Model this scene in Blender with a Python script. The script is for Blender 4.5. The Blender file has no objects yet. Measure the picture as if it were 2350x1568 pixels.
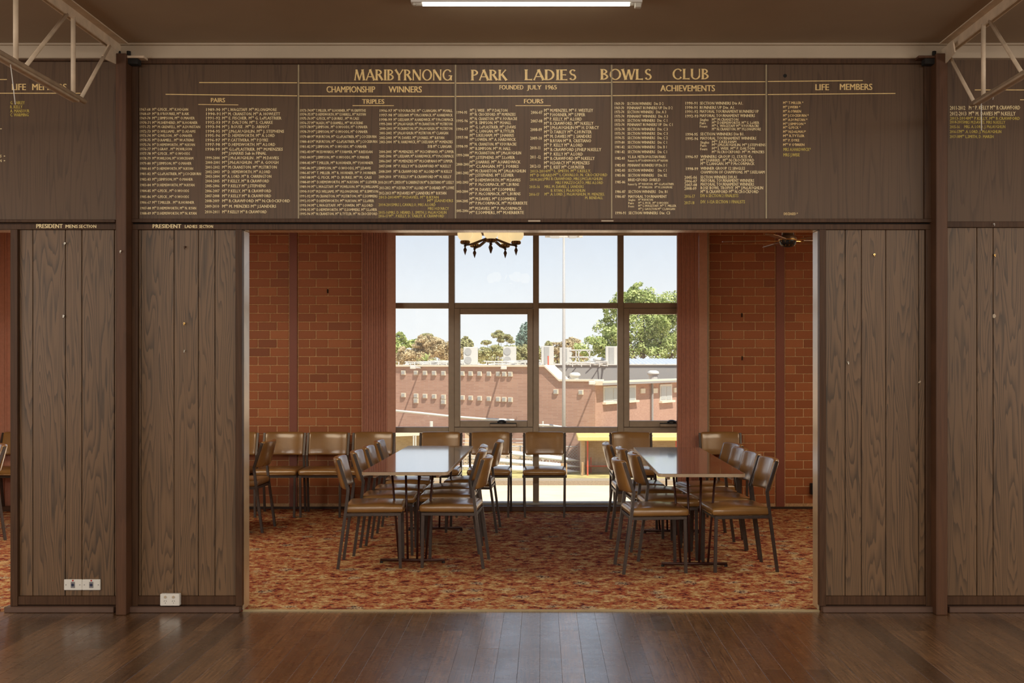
import bpy, bmesh, math, random
from mathutils import Vector, Matrix
R = math.radians
random.seed(7)
SC = bpy.context.scene
COL = SC.collection
F = 2600.0            # focal length in pixels of the 2350 px frame
EYE = 1.5
CEIL_Z = 3.43
VPX, VPY = 1245.0, 835.0

# ------------------------------------------------------------------ camera
cam = bpy.data.cameras.new('camera')
cam.sensor_width = 36.0
cam.lens = F / 2350 * 36
cam.shift_x = -(VPX - 1175) / 2350
cam.shift_y = (VPY - 784) / 2350
cam.clip_end = 1000
camo = bpy.data.objects.new('camera', cam)
camo.location = (0, 0, EYE)
camo.rotation_euler = (R(90), 0, 0)
COL.objects.link(camo)
SC.camera = camo
# ------------------------------------------------------------------ colour management, sampling
SC.view_settings.view_transform = 'Standard'
SC.view_settings.look = 'None'
SC.view_settings.gamma = 1
SC.view_settings.use_curve_mapping = False
SC.view_settings.exposure = 0.0
SC.cycles.use_denoising = True
SC.cycles.max_bounces = 8
SC.cycles.diffuse_bounces = 4
SC.cycles.glossy_bounces = 4
SC.cycles.transparent_max_bounces = 12
SC.cycles.sample_clamp_indirect = 6
SC.cycles.caustics_reflective = False
SC.cycles.caustics_refractive = False
# ------------------------------------------------------------------ sky
W = bpy.data.worlds.new('sky')
SC.world = W
W.use_nodes = True
nt = W.node_tree
nt.nodes.clear()
tc = nt.nodes.new('ShaderNodeTexCoord')
sp = nt.nodes.new('ShaderNodeSeparateXYZ')
rp = nt.nodes.new('ShaderNodeValToRGB')
bg = nt.nodes.new('ShaderNodeBackground')
wo = nt.nodes.new('ShaderNodeOutputWorld')
nt.links.new(tc.outputs['Generated'], sp.inputs[0])
nt.links.new(sp.outputs['Z'], rp.inputs[0])
nt.links.new(rp.outputs[0], bg.inputs[0])
nt.links.new(bg.outputs[0], wo.inputs[0])
cr = rp.color_ramp
cr.elements[0].position = 0.0
cr.elements[0].color = (.94, .95, .96, 1)
cr.elements[1].position = 1.0
cr.elements[1].color = (.25, .40, .75, 1)
e = cr.elements.new(.055); e.color = (.87, .90, .945, 1)
e = cr.elements.new(.13); e.color = (.66, .74, .87, 1)
e = cr.elements.new(.35); e.color = (.48, .60, .82, 1)
bg.inputs[1].default_value = 1.18
# ------------------------------------------------------------------ sun
sl = bpy.data.lights.new('sun', 'SUN')
sl.energy = 8.0
sl.angle = R(.6)
sl.color = (1, .95, .86)
so = bpy.data.objects.new('sun', sl)
so.rotation_euler = Vector((-.65, 1, -1.9)).to_track_quat('-Z', 'Y').to_euler()
COL.objects.link(so)

def area(name, loc, size, energy, color, direction):
    l = bpy.data.lights.new(name, 'AREA')
    l.shape = 'RECTANGLE'
    l.size, l.size_y = size
    l.energy = energy
    l.color = color
    o = bpy.data.objects.new(name, l)
    o.location = loc
    o.rotation_euler = Vector(direction).to_track_quat('-Z', 'Y').to_euler()
    COL.objects.link(o)
    return o
# area lights added to brighten the hall; no windows stand in its end walls
area('hall_side_fill_left', (-6.9, 2.2, 1.9), (5, 1.9), 145, (1, .93, .84), (1, .12, 0))
area('hall_side_fill_right', (6.9, 2.2, 1.9), (5, 1.9), 145, (1, .93, .84), (-1, .12, 0))
area('hall_rear_fill', (0, -3.5, 3.16), (12, .4), 230, (1, .93, .82), (0, 1, -.12))  # added frontal fill; the rear wall has no clerestory
for yy, en in ((3.2, 100), (.6, 80), (-2.0, 60)):
    area('hall_ceiling_fill', (0, yy, CEIL_Z - .06), (9, .12), en, (1, .90, .74), (0, .0, -1))  # added ceiling fill, no tube fittings belong to it
# fill lights added at the back room ceiling, with no lamp fittings behind them
area('back_room_fill_left', (-3.7, 8.3, 2.9), (2.4, 1.2), 60, (1, .82, .58), (0, 0, -1))
area('back_room_fill_right', (3.7, 8.3, 2.9), (2.4, 1.2), 60, (1, .82, .58), (0, 0, -1))

# ------------------------------------------------------------------ mapping from photo pixels at a depth
def P(px, py, d):
    return ((px - VPX) * d / F, d, EYE + (VPY - py) * d / F)
def PX(px, d): return (px - VPX) * d / F
def PZ(py, d): return EYE + (VPY - py) * d / F

# ------------------------------------------------------------------ materials
class NB:
    def __init__(s, name):
        s.m = bpy.data.materials.new(name)
        s.m.use_nodes = True
        s.t = s.m.node_tree
        s.b = s.t.nodes['Principled BSDF']
        s.out = s.t.nodes['Material Output']
    def n(s, typ, **k):
        nd = s.t.nodes.new('ShaderNode' + typ)
        for a, v in k.items():
            if a[0] == 'i' and a[1:].isdigit():
                s.set(nd.inputs[int(a[1:])], v)
            elif a in nd.inputs.keys() and not hasattr(nd, a):
                s.set(nd.inputs[a], v)
            else:
                setattr(nd, a, v)
        return nd
    def set(s, inp, v):
        if isinstance(v, bpy.types.NodeSocket):
            s.t.links.new(v, inp)
        elif isinstance(v, bpy.types.Node):
            s.t.links.new(v.outputs[0], inp)
        else:
            inp.default_value = v
    def p(s, **k):
        for a, v in k.items():
            s.set(s.b.inputs[a.replace('_', ' ')], v)
        return s
    def math(s, op, a, b=0.0, c=None):
        nd = s.t.nodes.new('ShaderNodeMath'); nd.operation = op
        s.set(nd.inputs[0], a); s.set(nd.inputs[1], b)
        if c is not None: s.set(nd.inputs[2], c)
        return nd.outputs[0]
    def vmul(s, a, vec):
        nd = s.t.nodes.new('ShaderNodeVectorMath'); nd.operation = 'MULTIPLY'
        s.set(nd.inputs[0], a); nd.inputs[1].default_value = vec
        return nd.outputs[0]
    def vadd(s, a, b):
        nd = s.t.nodes.new('ShaderNodeVectorMath'); nd.operation = 'ADD'
        s.set(nd.inputs[0], a); s.set(nd.inputs[1], b)
        return nd.outputs[0]
    def noise(s, vec, scale, detail=2, rough=.5, dist=0):
        nd = s.t.nodes.new('ShaderNodeTexNoise')
        s.set(nd.inputs['Vector'], vec)
        nd.inputs['Scale'].default_value = scale
        nd.inputs['Detail'].default_value = detail
        nd.inputs['Roughness'].default_value = rough
        nd.inputs['Distortion'].default_value = dist
        return nd.outputs[0]
    def ramp(s, fac, stops, interp='LINEAR'):
        nd = s.t.nodes.new('ShaderNodeValToRGB')
        s.set(nd.inputs[0], fac)
        c = nd.color_ramp; c.interpolation = interp
        while len(c.elements) < len(stops): c.elements.new(.5)
        for el, (p, col) in zip(c.elements, stops):
            el.position = p
            el.color = (*col, 1) if not isinstance(col, (int, float)) else (col, col, col, 1)
        return nd.outputs[0]
    def mix(s, fac, a, b, blend='MIX'):
        nd = s.t.nodes.new('ShaderNodeMix'); nd.data_type = 'RGBA'; nd.blend_type = blend
        s.set(nd.inputs[0], fac)
        for i, v in ((6, a), (7, b)):
            if isinstance(v, tuple) and len(v) == 3: v = (*v, 1)
            s.set(nd.inputs[i], v)
        return nd.outputs[2]
    def bump(s, h, strength=.2, dist=.01):
        nd = s.t.nodes.new('ShaderNodeBump')
        s.set(nd.inputs['Height'], h)
        nd.inputs['Strength'].default_value = strength
        nd.inputs['Distance'].default_value = dist
        s.t.links.new(nd.outputs[0], s.b.inputs['Normal'])
    @property
    def obj(s): return s.n('TexCoord').outputs['Object']
    @property
    def rnd(s): return s.n('ObjectInfo').outputs['Random']

def plain(name, col, rough=.5, metal=0.0, spec=.5, var=0.08, scale=20, coat=0.0):
    b = NB(name)
    c = b.noise(b.obj, scale, 3)
    c2 = b.ramp(c, [(.3, tuple(x * (1 - var) for x in col)), (.7, tuple(min(1, x * (1 + var)) for x in col))])
    b.p(Base_Color=c2, Roughness=rough, Metallic=metal, Specular_IOR_Level=spec, Coat_Weight=coat)
    b.b.inputs['Coat Roughness'].default_value = .12
    return b.m

M = {}
def wood_panel(name, light, mid, dark, sx=7.0, sz=.7, rings=16.0, rough=.42, fibre=.35, spec=.5, contrast=1.0, wide=(.35, .62)):
    b = NB(name)
    o = b.obj
    off = b.n('CombineXYZ', i0=b.math('MULTIPLY', b.rnd, 53.0), i1=0.0, i2=b.math('MULTIPLY', b.rnd, 91.0))
    v = b.vadd(o, off.outputs[0])
    field = b.noise(b.vmul(v, (sx, 1.0, sz)), 1.0, 2.6, .40, .12)
    fib = b.noise(b.vmul(v, (240, 1.0, 5.0)), 1.0, 3.0, .6)
    s = b.math('FRACT', b.math('MULTIPLY_ADD', field, rings, b.math('MULTIPLY', fib, .22)))
    s = b.ramp(s, [(0, 0.0), (.10, .05), (.30, .45), (.62, .85), (.93, 1.0), (1, .35)])
    fib2 = b.noise(b.vmul(v, (60, 1.0, 2.0)), 1.0, 3.0, .6)
    t = b.math('MULTIPLY_ADD', s, .55 * contrast, b.math('MULTIPLY_ADD', fib, fibre, b.math('MULTIPLY', fib2, fibre)))
    big = b.noise(b.vmul(v, (3, 1, .9)), 1.0, 2.0)
    t = b.math('ADD', t, b.math('MULTIPLY', b.math('SUBTRACT', big, .5), .35))
    c = b.ramp(t, [(.18, dark), (wide[0] + .12, mid), (wide[1] + .15, light)])
    b.p(Base_Color=c, Roughness=b.math('MULTIPLY_ADD', fib, .12, rough - .06), Specular_IOR_Level=spec)
    b.bump(fib, .06, .002)
    return b.m

M['walnut'] = wood_panel('walnut panelling', (.155, .087, .043), (.098, .055, .027), (.038, .021, .011), sx=8.5, sz=.62, rings=24.0, fibre=.36, contrast=.9)
M['board'] = wood_panel('honour board veneer', (.112, .064, .035), (.082, .046, .026), (.046, .025, .014), sx=9, sz=.40, rings=14, fibre=.50, contrast=.75, rough=.42, spec=.35)
M['frame'] = wood_panel('stained frame timber', (.084, .041, .021), (.056, .027, .014), (.032, .016, .009), sx=30, sz=1.2, rings=5, fibre=.5, contrast=.35, rough=.45, spec=.22)
M['post'] = wood_panel('stained post timber', (.120, .054, .027), (.086, .038, .019), (.056, .026, .013), sx=22, sz=1.0, rings=4, fibre=.4, contrast=.3, rough=.45, spec=.3)
M['reveal'] = wood_panel('window lit varnished jamb', (.56, .42, .27), (.44, .31, .18), (.30, .20, .11), sx=30, sz=1.5, rings=4, fibre=.5, contrast=.3, rough=.24, spec=1.0)  # paler than the framing, with window light on the reveals put into the colour
M['skirt'] = plain('worn skirting paint', (.105, .058, .040), .5)
M['dark'] = plain('dark gap', (.012, .009, .007), .9)
M['gold'] = plain('gold leaf lettering', (.86, .62, .26), .38, 0.0, .6, .12, 60)
M['gold2'] = plain('pale gold lettering', (.86, .70, .38), .4, 0.0, .6, .12, 60)
M['vinyl'] = plain('yellow vinyl lettering', (.58, .44, .08), .4)
M['strip'] = plain('cream divider strip', (.36, .28, .16), .4)
M['ceil'] = plain('hall ceiling paint', (.34, .25, .165), .85, var=.04, scale=3)
M['cornice'] = plain('cornice paint', (.47, .38, .28), .6, var=.05, scale=4)
M['truss'] = plain('truss cream paint', (.66, .53, .39), .5, var=.12, scale=14)
M['hallwall'] = plain('hall wall paint', (.34, .26, .19), .8)
M['backceil'] = plain('back room ceiling paint', (.78, .68, .50), .85)
M['white'] = plain('white plastic', (.72, .70, .66), .35, var=.03)
M['wtube'] = plain('lamp holder', (.55, .52, .45), .5)
M['black'] = plain('black plastic', (.012, .012, .014), .4)
M['red'] = plain('red indicator', (.45, .02, .02), .4)
M['navy'] = plain('dark blue socket', (.01, .015, .05), .4)
M['greyp'] = plain('grey plastic', (.2, .19, .2), .4)
M['steel'] = plain('screw steel', (.6, .58, .52), .3, 1.0)
M['brass'] = plain('polished brass', (.75, .50, .20), .22, 1.0)
M['bronze'] = plain('antique bronze', (.10, .055, .03), .4, .6)
M['alu'] = plain('bronze anodised window frame', (.34, .27, .20), .42, .2, var=.06)
M['sill'] = plain('brown sill paint', (.12, .06, .04), .5)
M['maroon'] = plain('maroon painted column', (.27, .085, .055), .5, var=.05, scale=5)
M['mortar'] = plain('mortar', (.62, .40, .22), .9, var=.2, scale=60)
M['skirtdark'] = plain('dark brown skirting', (.05, .026, .018), .6)
M['blind'] = plain('rust blind fabric', (.52, .245, .175), .75, var=.06, scale=30)
M['blind_lit'] = plain('lit rust blind fabric', (.56, .30, .215), .75, var=.06, scale=30)  # lighter copy of the blind fabric, light on the flat slat put into the colour
M['chairsteel'] = plain('brown grey chair steel', (.080, .063, .057), .38, .35, var=.1, scale=40)
M['tablesteel'] = plain('dark red table steel', (.055, .018, .014), .35, .2)
M['edge'] = plain('table edging', (.50, .38, .26), .4)
M['fanblade'] = plain('fan blade wood', (.24, .12, .05), .4)
M['creamout'] = plain('cream painted metal', (.66, .58, .44), .6)
M['wout'] = plain('white painted metal', (.56, .52, .46), .5)
M['polegrey'] = plain('galvanised pole', (.36, .34, .32), .5)
M['greyout'] = plain('grey sheet cladding', (.27, .255, .24), .7)
M['roofout'] = plain('corrugated roof', (.50, .53, .60), .4)
M['whiteout'] = plain('white cover sheet', (.85, .82, .78), .5)
M['yellow'] = plain('yellow fascia', (.66, .50, .17), .6)
M['redout'] = plain('red painted pipe', (.62, .10, .05), .6)
M['timberout'] = plain('weathered timber post', (.42, .26, .13), .8)
M['greengrass'] = plain('dry grass', (.40, .33, .12), .95, var=.3, scale=2)
M['kerb'] = plain('concrete kerb', (.30, .23, .15), .9, var=.2)
M['wire'] = plain('galvanised wire', (.52, .50, .46), .5)
M['glassout'] = plain('distant window glass', (.36, .37, .35), .25)
M['bark'] = plain('tree bark', (.20, .15, .10), .9)
M['palebark'] = plain('pale gum bark', (.55, .48, .38), .9)
M['bluefin'] = plain('grey grille', (.36, .34, .31), .6)

def m_brick():
    b = NB('painted red brick')
    r = b.rnd
    base = b.ramp(r, [(0, (.27, .088, .036)), (.08, (.36, .115, .042)), (.5, (.43, .140, .048)), (.85, (.47, .160, .056)), (1, (.52, .19, .07))])
    n = b.noise(b.obj, 18, 4, .6)
    c = b.mix(b.math('MULTIPLY', n, .35), base, (.32, .105, .038))
    b.p(Base_Color=c, Roughness=.55, Specular_IOR_Level=.4)
    b.bump(b.noise(b.obj, 90, 3), .12, .003)
    return b.m
M['brick'] = m_brick()

def m_outbrick(name, c1, c2, mort):
    b = NB(name)
    t = b.n('TexBrick')
    sp = b.n('SeparateXYZ', i0=b.obj)
    u = b.math('ADD', sp.outputs[0], b.math('MULTIPLY', sp.outputs[1], 1.0))
    v = b.n('CombineXYZ', i0=u, i1=sp.outputs[2], i2=0.0)
    b.set(t.inputs['Vector'], v)
    t.inputs['Color1'].default_value = (*c1, 1); t.inputs['Color2'].default_value = (*c2, 1)
    t.inputs['Mortar'].default_value = (*mort, 1)
    t.inputs['Scale'].default_value = 1.0
    t.inputs['Mortar Size'].default_value = .012
    t.inputs['Brick Width'].default_value = .25
    t.inputs['Row Height'].default_value = .09
    n = b.noise(b.obj, .8, 3)
    c = b.mix(b.math('MULTIPLY', n, .5), t.outputs[0], (c2[0] * .75, c2[1] * .75, c2[2] * .75))
    b.p(Base_Color=c, Roughness=.9, Specular_IOR_Level=.2)
    return b.m
M['outbrick'] = m_outbrick('outside brick', (.47, .28, .20), (.38, .215, .155), (.43, .29, .22))
M['outbrick2'] = m_outbrick('outside brown brick', (.62, .44, .27), (.52, .36, .21), (.60, .46, .32))

def m_floor():
    b = NB('floorboards')
    o = b.obj
    off = b.n('CombineXYZ', i0=b.math('MULTIPLY', b.rnd, 37.0), i1=b.math('MULTIPLY', b.rnd, 71.0), i2=0.0)
    v = b.vadd(o, off.outputs[0])
    base = b.ramp(b.rnd, [(0, (.075, .037, .014)), (.2, (.15, .074, .029)), (.55, (.20, .098, .040)), (.85, (.29, .15, .066)), (1, (.11, .056, .024))])
    g = b.noise(b.vmul(v, (120, 3.2, 1)), 1, 5, .65)
    g2 = b.noise(b.vmul(v, (14, .8, 1)), 1, 3, .6)
    c = b.mix(b.ramp(g, [(.38, 0.0), (.62, .85)]), base, (.034, .017, .008))
    c = b.mix(b.ramp(g2, [(.45, 0.0), (.75, .5)]), c, (.17, .088, .042))
    wear = b.noise(o, 1.6, 4, .65)
    scr = b.noise(b.vmul(o, (9, 14, 1)), 1, 5, .75)
    rough = b.math('ADD', b.math('MULTIPLY', wear, .20), b.math('MULTIPLY_ADD', scr, .14, .13))
    b.p(Base_Color=c, Roughness=rough, Specular_IOR_Level=.5, Coat_Weight=1.0, Coat_Roughness=b.math('MULTIPLY', rough, .9))
    b.b.inputs['Coat IOR'].default_value = 1.72
    h = b.math('ADD', b.math('MULTIPLY', g, .4), b.noise(b.vmul(o, (5, 5, 1)), 1, 2))
    b.bump(h, .09, .004)
    return b.m
M['floor'] = m_floor()

def m_carpet():
    b = NB('patterned carpet')
    o = b.obj
    wn_ = b.n('TexNoise', Scale=14.0, Vector=o); wn_.inputs['Detail'].default_value = 3
    wv = b.vadd(o, b.vmul(wn_.outputs[1], (.05, .05, .0)))
    zone = b.noise(o, 10.5, 3, .6)
    cell = b.n('TexVoronoi', Scale=30.0, Randomness=1.0, Vector=wv)
    rc = b.n('SeparateColor', i0=cell.outputs['Color']).outputs[0]
    cell2 = b.n('TexVoronoi', Scale=75.0, Randomness=1.0, Vector=wv)
    rc2 = b.n('SeparateColor', i0=cell2.outputs['Color']).outputs[0]
    t = b.math('ADD', b.math('MULTIPLY', b.math('SUBTRACT', zone, .5), 1.7), b.math('ADD', b.math('MULTIPLY', rc, .36), b.math('MULTIPLY', rc2, .36)))
    c = b.ramp(t, [(.02, (.090, .018, .018)), (.12, (.27, .052, .032)), (.24, (.37, .100, .048)), (.38, (.41, .185, .080)), (.54, (.48, .30, .135)), (.80, (.64, .48, .26))])
    dots = b.math('LESS_THAN', b.noise(wv, 48, 2, .6), .40)
    c = b.mix(b.math('MULTIPLY', dots, .6), c, (.12, .030, .022))
    fl = b.n('TexVoronoi', Scale=4.2, Randomness=.5, Vector=o)
    d = b.math('ADD', fl.outputs['Distance'], b.math('MULTIPLY', b.math('SUBTRACT', b.noise(o, 24, 3, .7), .5), .62))
    n3 = b.noise(wv, 55, 3, .7)
    halo = b.math('MULTIPLY', b.math('LESS_THAN', d, .24), b.math('GREATER_THAN', n3, .50))
    c = b.mix(b.math('MULTIPLY', halo, .75), c, (.58, .48, .32))
    navy = b.math('MULTIPLY', b.math('LESS_THAN', d, .19), b.math('LESS_THAN', n3, .48))
    c = b.mix(b.math('MULTIPLY', navy, .95), c, (.016, .012, .028))
    eye = b.n('TexVoronoi', Scale=6.1, Randomness=.7, Vector=b.vadd(o, b.n('CombineXYZ', i0=3.3, i1=1.7, i2=0.0).outputs[0]))
    c = b.mix(b.math('MULTIPLY', b.math('LESS_THAN', eye.outputs['Distance'], .12), b.math('MULTIPLY', b.math('LESS_THAN', n3, .52), .85)), c, (.05, .018, .018))
    b.p(Base_Color=c, Roughness=.95, Specular_IOR_Level=.1)
    b.bump(b.noise(o, 260, 2), .4, .004)
    return b.m
M['carpet'] = m_carpet()

def m_vinyl(name, c1, c2):
    b = NB(name)
    n = b.noise(b.obj, 7, 3)
    c = b.mix(b.ramp(n, [(.35, 0.0), (.7, 1.0)]), c1, c2)
    b.p(Base_Color=c, Roughness=b.math('MULTIPLY_ADD', n, .12, .24), Specular_IOR_Level=.7, Coat_Weight=.6)
    b.b.inputs['Coat Roughness'].default_value = .16
    b.b.inputs['Coat IOR'].default_value = 1.6
    b.bump(b.noise(b.obj, 26, 3), .12, .004)
    return b.m
M['vseat'] = m_vinyl('tan vinyl', (.325, .175, .055), (.25, .128, .038))

def m_table():
    b = NB('dark walnut laminate')
    g = b.noise(b.vmul(b.obj, (9, 1.0, 1)), 3, 5, .6, .6)
    c = b.ramp(g, [(.3, (.040, .020, .014)), (.7, (.105, .056, .038))])
    b.p(Base_Color=c, Roughness=b.math('MULTIPLY_ADD', g, .1, .12), Specular_IOR_Level=1.0, Coat_Weight=1.0)
    b.b.inputs['Coat Roughness'].default_value = .07
    b.b.inputs['Coat IOR'].default_value = 2.1
    return b.m
M['table'] = m_table()

def m_glass():
    b = NB('window glass')
    tr = b.n('BsdfTransparent'); tr.inputs[0].default_value = (.97, .98, .97, 1)
    gl = b.n('BsdfGlossy'); gl.inputs['Roughness'].default_value = .01
    du = b.n('BsdfTranslucent'); du.inputs[0].default_value = (.9, .87, .82, 1)
    lw = b.n('Fresnel'); lw.inputs[0].default_value = 1.45
    m1 = b.n('MixShader'); b.set(m1.inputs[0], lw); b.t.links.new(tr.outputs[0], m1.inputs[1]); b.t.links.new(gl.outputs[0], m1.inputs[2])
    haze = b.math('MULTIPLY', b.ramp(b.noise(b.obj, 2.2, 5, .6), [(.3, 0.01), (.8, .05)]), 1.0)  # patchy pale veil mixed into the panes to imitate haze over the view
    m2 = b.n('MixShader'); b.set(m2.inputs[0], haze); b.t.links.new(m1.outputs[0], m2.inputs[1]); b.t.links.new(du.outputs[0], m2.inputs[2])
    b.t.links.new(m2.outputs[0], b.out.inputs[0])
    return b.m
M['glass'] = m_glass()

def m_emit(name, col, strength):
    b = NB(name)
    b.p(Base_Color=(*col, 1), Roughness=.4, Emission_Color=(*col, 1), Emission_Strength=strength)
    return b.m
M['tube'] = m_emit('lit fluorescent tube', (1, .96, .84), 34)
M['globe'] = m_emit('lit cream glass globe', (.90, .70, .36), .85)
M['shade'] = m_emit('lit white shade', (1, .97, .92), 9)

def m_leaf(name, c1, c2, c3):
    b = NB(name)
    g = b.n('NewGeometry')
    r = g.outputs['Random Per Island']
    c = b.ramp(r, [(0, c1), (.5, c2), (1, c3)])
    b.p(Base_Color=c, Roughness=.7, Specular_IOR_Level=.25)
    tl = b.n('BsdfTranslucent'); b.set(tl.inputs[0], c)
    mx = b.n('MixShader'); mx.inputs[0].default_value = .35
    b.t.links.new(b.b.outputs[0], mx.inputs[1]); b.t.links.new(tl.outputs[0], mx.inputs[2])
    b.t.links.new(mx.outputs[0], b.out.inputs[0])
    return b.m
M['leaf_green'] = m_leaf('bright green leaves', (.20, .27, .08), (.44, .50, .17), (.74, .78, .36))
M['leaf_olive'] = m_leaf('olive leaves', (.28, .29, .13), (.44, .42, .20), (.60, .57, .30))
M['leaf_brown'] = m_leaf('dry brown leaves', (.42, .33, .19), (.58, .47, .28), (.75, .65, .42))
M['leaf_blue'] = m_leaf('blue green leaves', (.18, .27, .22), (.28, .38, .31), (.40, .50, .42))

def m_ground():
    b = NB('straw green surface')
    n = b.noise(b.obj, .6, 5, .6)
    c = b.ramp(n, [(.3, (.70, .50, .32)), (.7, (.78, .59, .40))])
    b.p(Base_Color=c, Roughness=.95, Specular_IOR_Level=.1)
    return b.m
M['ground'] = m_ground()

# ------------------------------------------------------------------ mesh helpers
def link(o, parent=None):
    COL.objects.link(o)
    if parent is not None: o.parent = parent
    return o
def mesh_obj(name, verts, faces, mat, parent=None, smooth=False):
    me = bpy.data.meshes.new(name)
    me.from_pydata([tuple(v) for v in verts], [], faces)
    me.update()
    if smooth: me.polygons.foreach_set('use_smooth', [True] * len(me.polygons))
    if mat is not None: me.materials.append(mat)
    return link(bpy.data.objects.new(name, me), parent)
def empty(name, loc=(0, 0, 0), rz=0):
    o = bpy.data.objects.new(name, None)
    o.location = loc; o.rotation_euler = (0, 0, rz); o.empty_display_size = .1
    COL.objects.link(o)
    return o
def tag(o, label, cat=None, group=None, kind=None):
    o['label'] = label
    if cat: o['category'] = cat
    if group: o['group'] = group
    if kind: o['kind'] = kind
    return o
class B:
    """collects geometry, then becomes one mesh object"""
    def __init__(s): s.v = []; s.f = []
    def add(s, vs, fs):
        n = len(s.v); s.v += [tuple(v) for v in vs]; s.f += [tuple(i + n for i in f) for f in fs]; return s
    def box(s, a, b, c=0.0):
        x0, x1 = sorted((a[0], b[0])); y0, y1 = sorted((a[1], b[1])); z0, z1 = sorted((a[2], b[2]))
        if c <= 0:
            vs = [(x, y, z) for x in (x0, x1) for y in (y0, y1) for z in (z0, z1)]
            return s.add(vs, [(0, 1, 3, 2), (4, 6, 7, 5), (0, 4, 5, 1), (2, 3, 7, 6), (0, 2, 6, 4), (1, 5, 7, 3)])
        bm = bmesh.new()
        bmesh.ops.create_cube(bm, size=1)
        for v in bm.verts:
            v.co = Vector(((x0 + x1) / 2 + v.co.x * (x1 - x0), (y0 + y1) / 2 + v.co.y * (y1 - y0), (z0 + z1) / 2 + v.co.z * (z1 - z0)))
        bmesh.ops.bevel(bm, geom=bm.edges[:], offset=c, segments=1, affect='EDGES', profile=.5)
        bm.verts.index_update()
        s.add([v.co.copy() for v in bm.verts], [tuple(v.index for v in f.verts) for f in bm.faces])
        bm.free(); return s
    def tube(s, pts, r, n=8, square=False, caps=True):
        pts = [Vector(p) for p in pts]
        rs = r if isinstance(r, (list, tuple)) else [r] * len(pts)
        rings = []
        up = None
        for i, p in enumerate(pts):
            t = (pts[min(i + 1, len(pts) - 1)] - pts[max(i - 1, 0)]).normalized()
            if up is None:
                up = Vector((0, 1, 0)) if abs(t.y) < .9 else Vector((0, 0, 1))
            a = (up - t * up.dot(t)).normalized(); up = a
            b = t.cross(a)
            ring = []
            k = 4 if square else n
            for j in range(k):
                an = (j + .5) / k * 2 * math.pi if square else j / k * 2 * math.pi
                rr = rs[i] * (1.4142 if square else 1)
                ring.append(p + a * math.cos(an) * rr + b * math.sin(an) * rr)
            rings.append(ring)
        k = len(rings[0]); vs = [q for ring in rings for q in ring]; fs = []
        for i in range(len(rings) - 1):
            for j in range(k):
                fs.append((i * k + j, i * k + (j + 1) % k, (i + 1) * k + (j + 1) % k, (i + 1) * k + j))
        if caps:
            fs.append(tuple(range(k))[::-1]); fs.append(tuple(range(len(vs) - k, len(vs))))
        return s.add(vs, fs)
    def lathe(s, prof, n=20, loc=(0, 0, 0)):
        vs, fs = [], []
        for (r, z) in prof:
            for j in range(n):
                a = j / n * 2 * math.pi
                vs.append((loc[0] + r * math.cos(a), loc[1] + r * math.sin(a), loc[2] + z))
        for i in range(len(prof) - 1):
            for j in range(n):
                fs.append((i * n + j, i * n + (j + 1) % n, (i + 1) * n + (j + 1) % n, (i + 1) * n + j))
        fs.append(tuple(range(n))[::-1]); fs.append(tuple(range(len(vs) - n, len(vs))))
        return s.add(vs, fs)
    def prism(s, poly, off):
        n = len(poly); off = Vector(off)
        vs = [Vector(p) for p in poly] + [Vector(p) + off for p in poly]
        fs = [tuple(range(n)), tuple(range(n, 2 * n))[::-1]]
        for i in range(n):
            j = (i + 1) % n
            fs.append((j, i, i + n, j + n))
        return s.add(vs, fs)
    def rbox(s, hx, hy, hz, r, nx=4, ny=4, nz=1, fn=None):
        """rounded box centred on 0, optionally deformed by fn"""
        def axis(h, n):
            inner = [-(h - r) + 2 * (h - r) * i / n for i in range(n + 1)]
            return [-h, -h + r * .3, ] + inner + [h - r * .3, h]
        ax, ay, az = axis(hx, nx), axis(hy, ny), axis(hz, nz)
        def rnd(p):
            q = Vector((max(-(hx - r), min(hx - r, p[0])), max(-(hy - r), min(hy - r, p[1])), max(-(hz - r), min(hz - r, p[2]))))
            d = Vector(p) - q
            if d.length > 1e-9: q = q + d.normalized() * r
            return fn(q) if fn else q
        cache = {}; vs = []; fs = []
        def vid(i, j, k):
            key = (i, j, k)
            if key not in cache:
                cache[key] = len(vs); vs.append(rnd((ax[i], ay[j], az[k])))
            return cache[key]
        I, J, K = len(ax) - 1, len(ay) - 1, len(az) - 1
        for i in range(I):
            for j in range(J):
                fs.append((vid(i, j, 0), vid(i, j + 1, 0), vid(i + 1, j + 1, 0), vid(i + 1, j, 0)))
                fs.append((vid(i, j, K), vid(i + 1, j, K), vid(i + 1, j + 1, K), vid(i, j + 1, K)))
        for i in range(I):
            for k in range(K):
                fs.append((vid(i, 0, k), vid(i + 1, 0, k), vid(i + 1, 0, k + 1), vid(i, 0, k + 1)))
                fs.append((vid(i, J, k), vid(i, J, k + 1), vid(i + 1, J, k + 1), vid(i + 1, J, k)))
        for j in range(J):
            for k in range(K):
                fs.append((vid(0, j, k), vid(0, j, k + 1), vid(0, j + 1, k + 1), vid(0, j + 1, k)))
                fs.append((vid(I, j, k), vid(I, j + 1, k), vid(I, j + 1, k + 1), vid(I, j, k + 1)))
        return s.add(vs, fs)
    def obj(s, name, mat, parent=None, smooth=False, label=None):
        o = mesh_obj(name, s.v, s.f, M[mat] if isinstance(mat, str) else mat, parent, smooth)
        if label: o['label'] = label
        return o
def box(name, a, b, mat, parent=None, c=0.0, label=None):
    return B().box(a, b, c).obj(name, mat, parent, label=label)
def smooth_by_angle(o, ang=40):
    o.data.shade_smooth() if hasattr(o.data, 'shade_smooth') else None
    try:
        o.data.set_sharp_from_angle(angle=R(ang))
    except Exception:
        pass
    return o

# ================================================================== SETTING
D0 = 6.85                                  # plane of the partition's framing
fx = lambda px: PX(px, D0)
fz = lambda py: PZ(py, D0)
CEIL = 3.43

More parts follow.
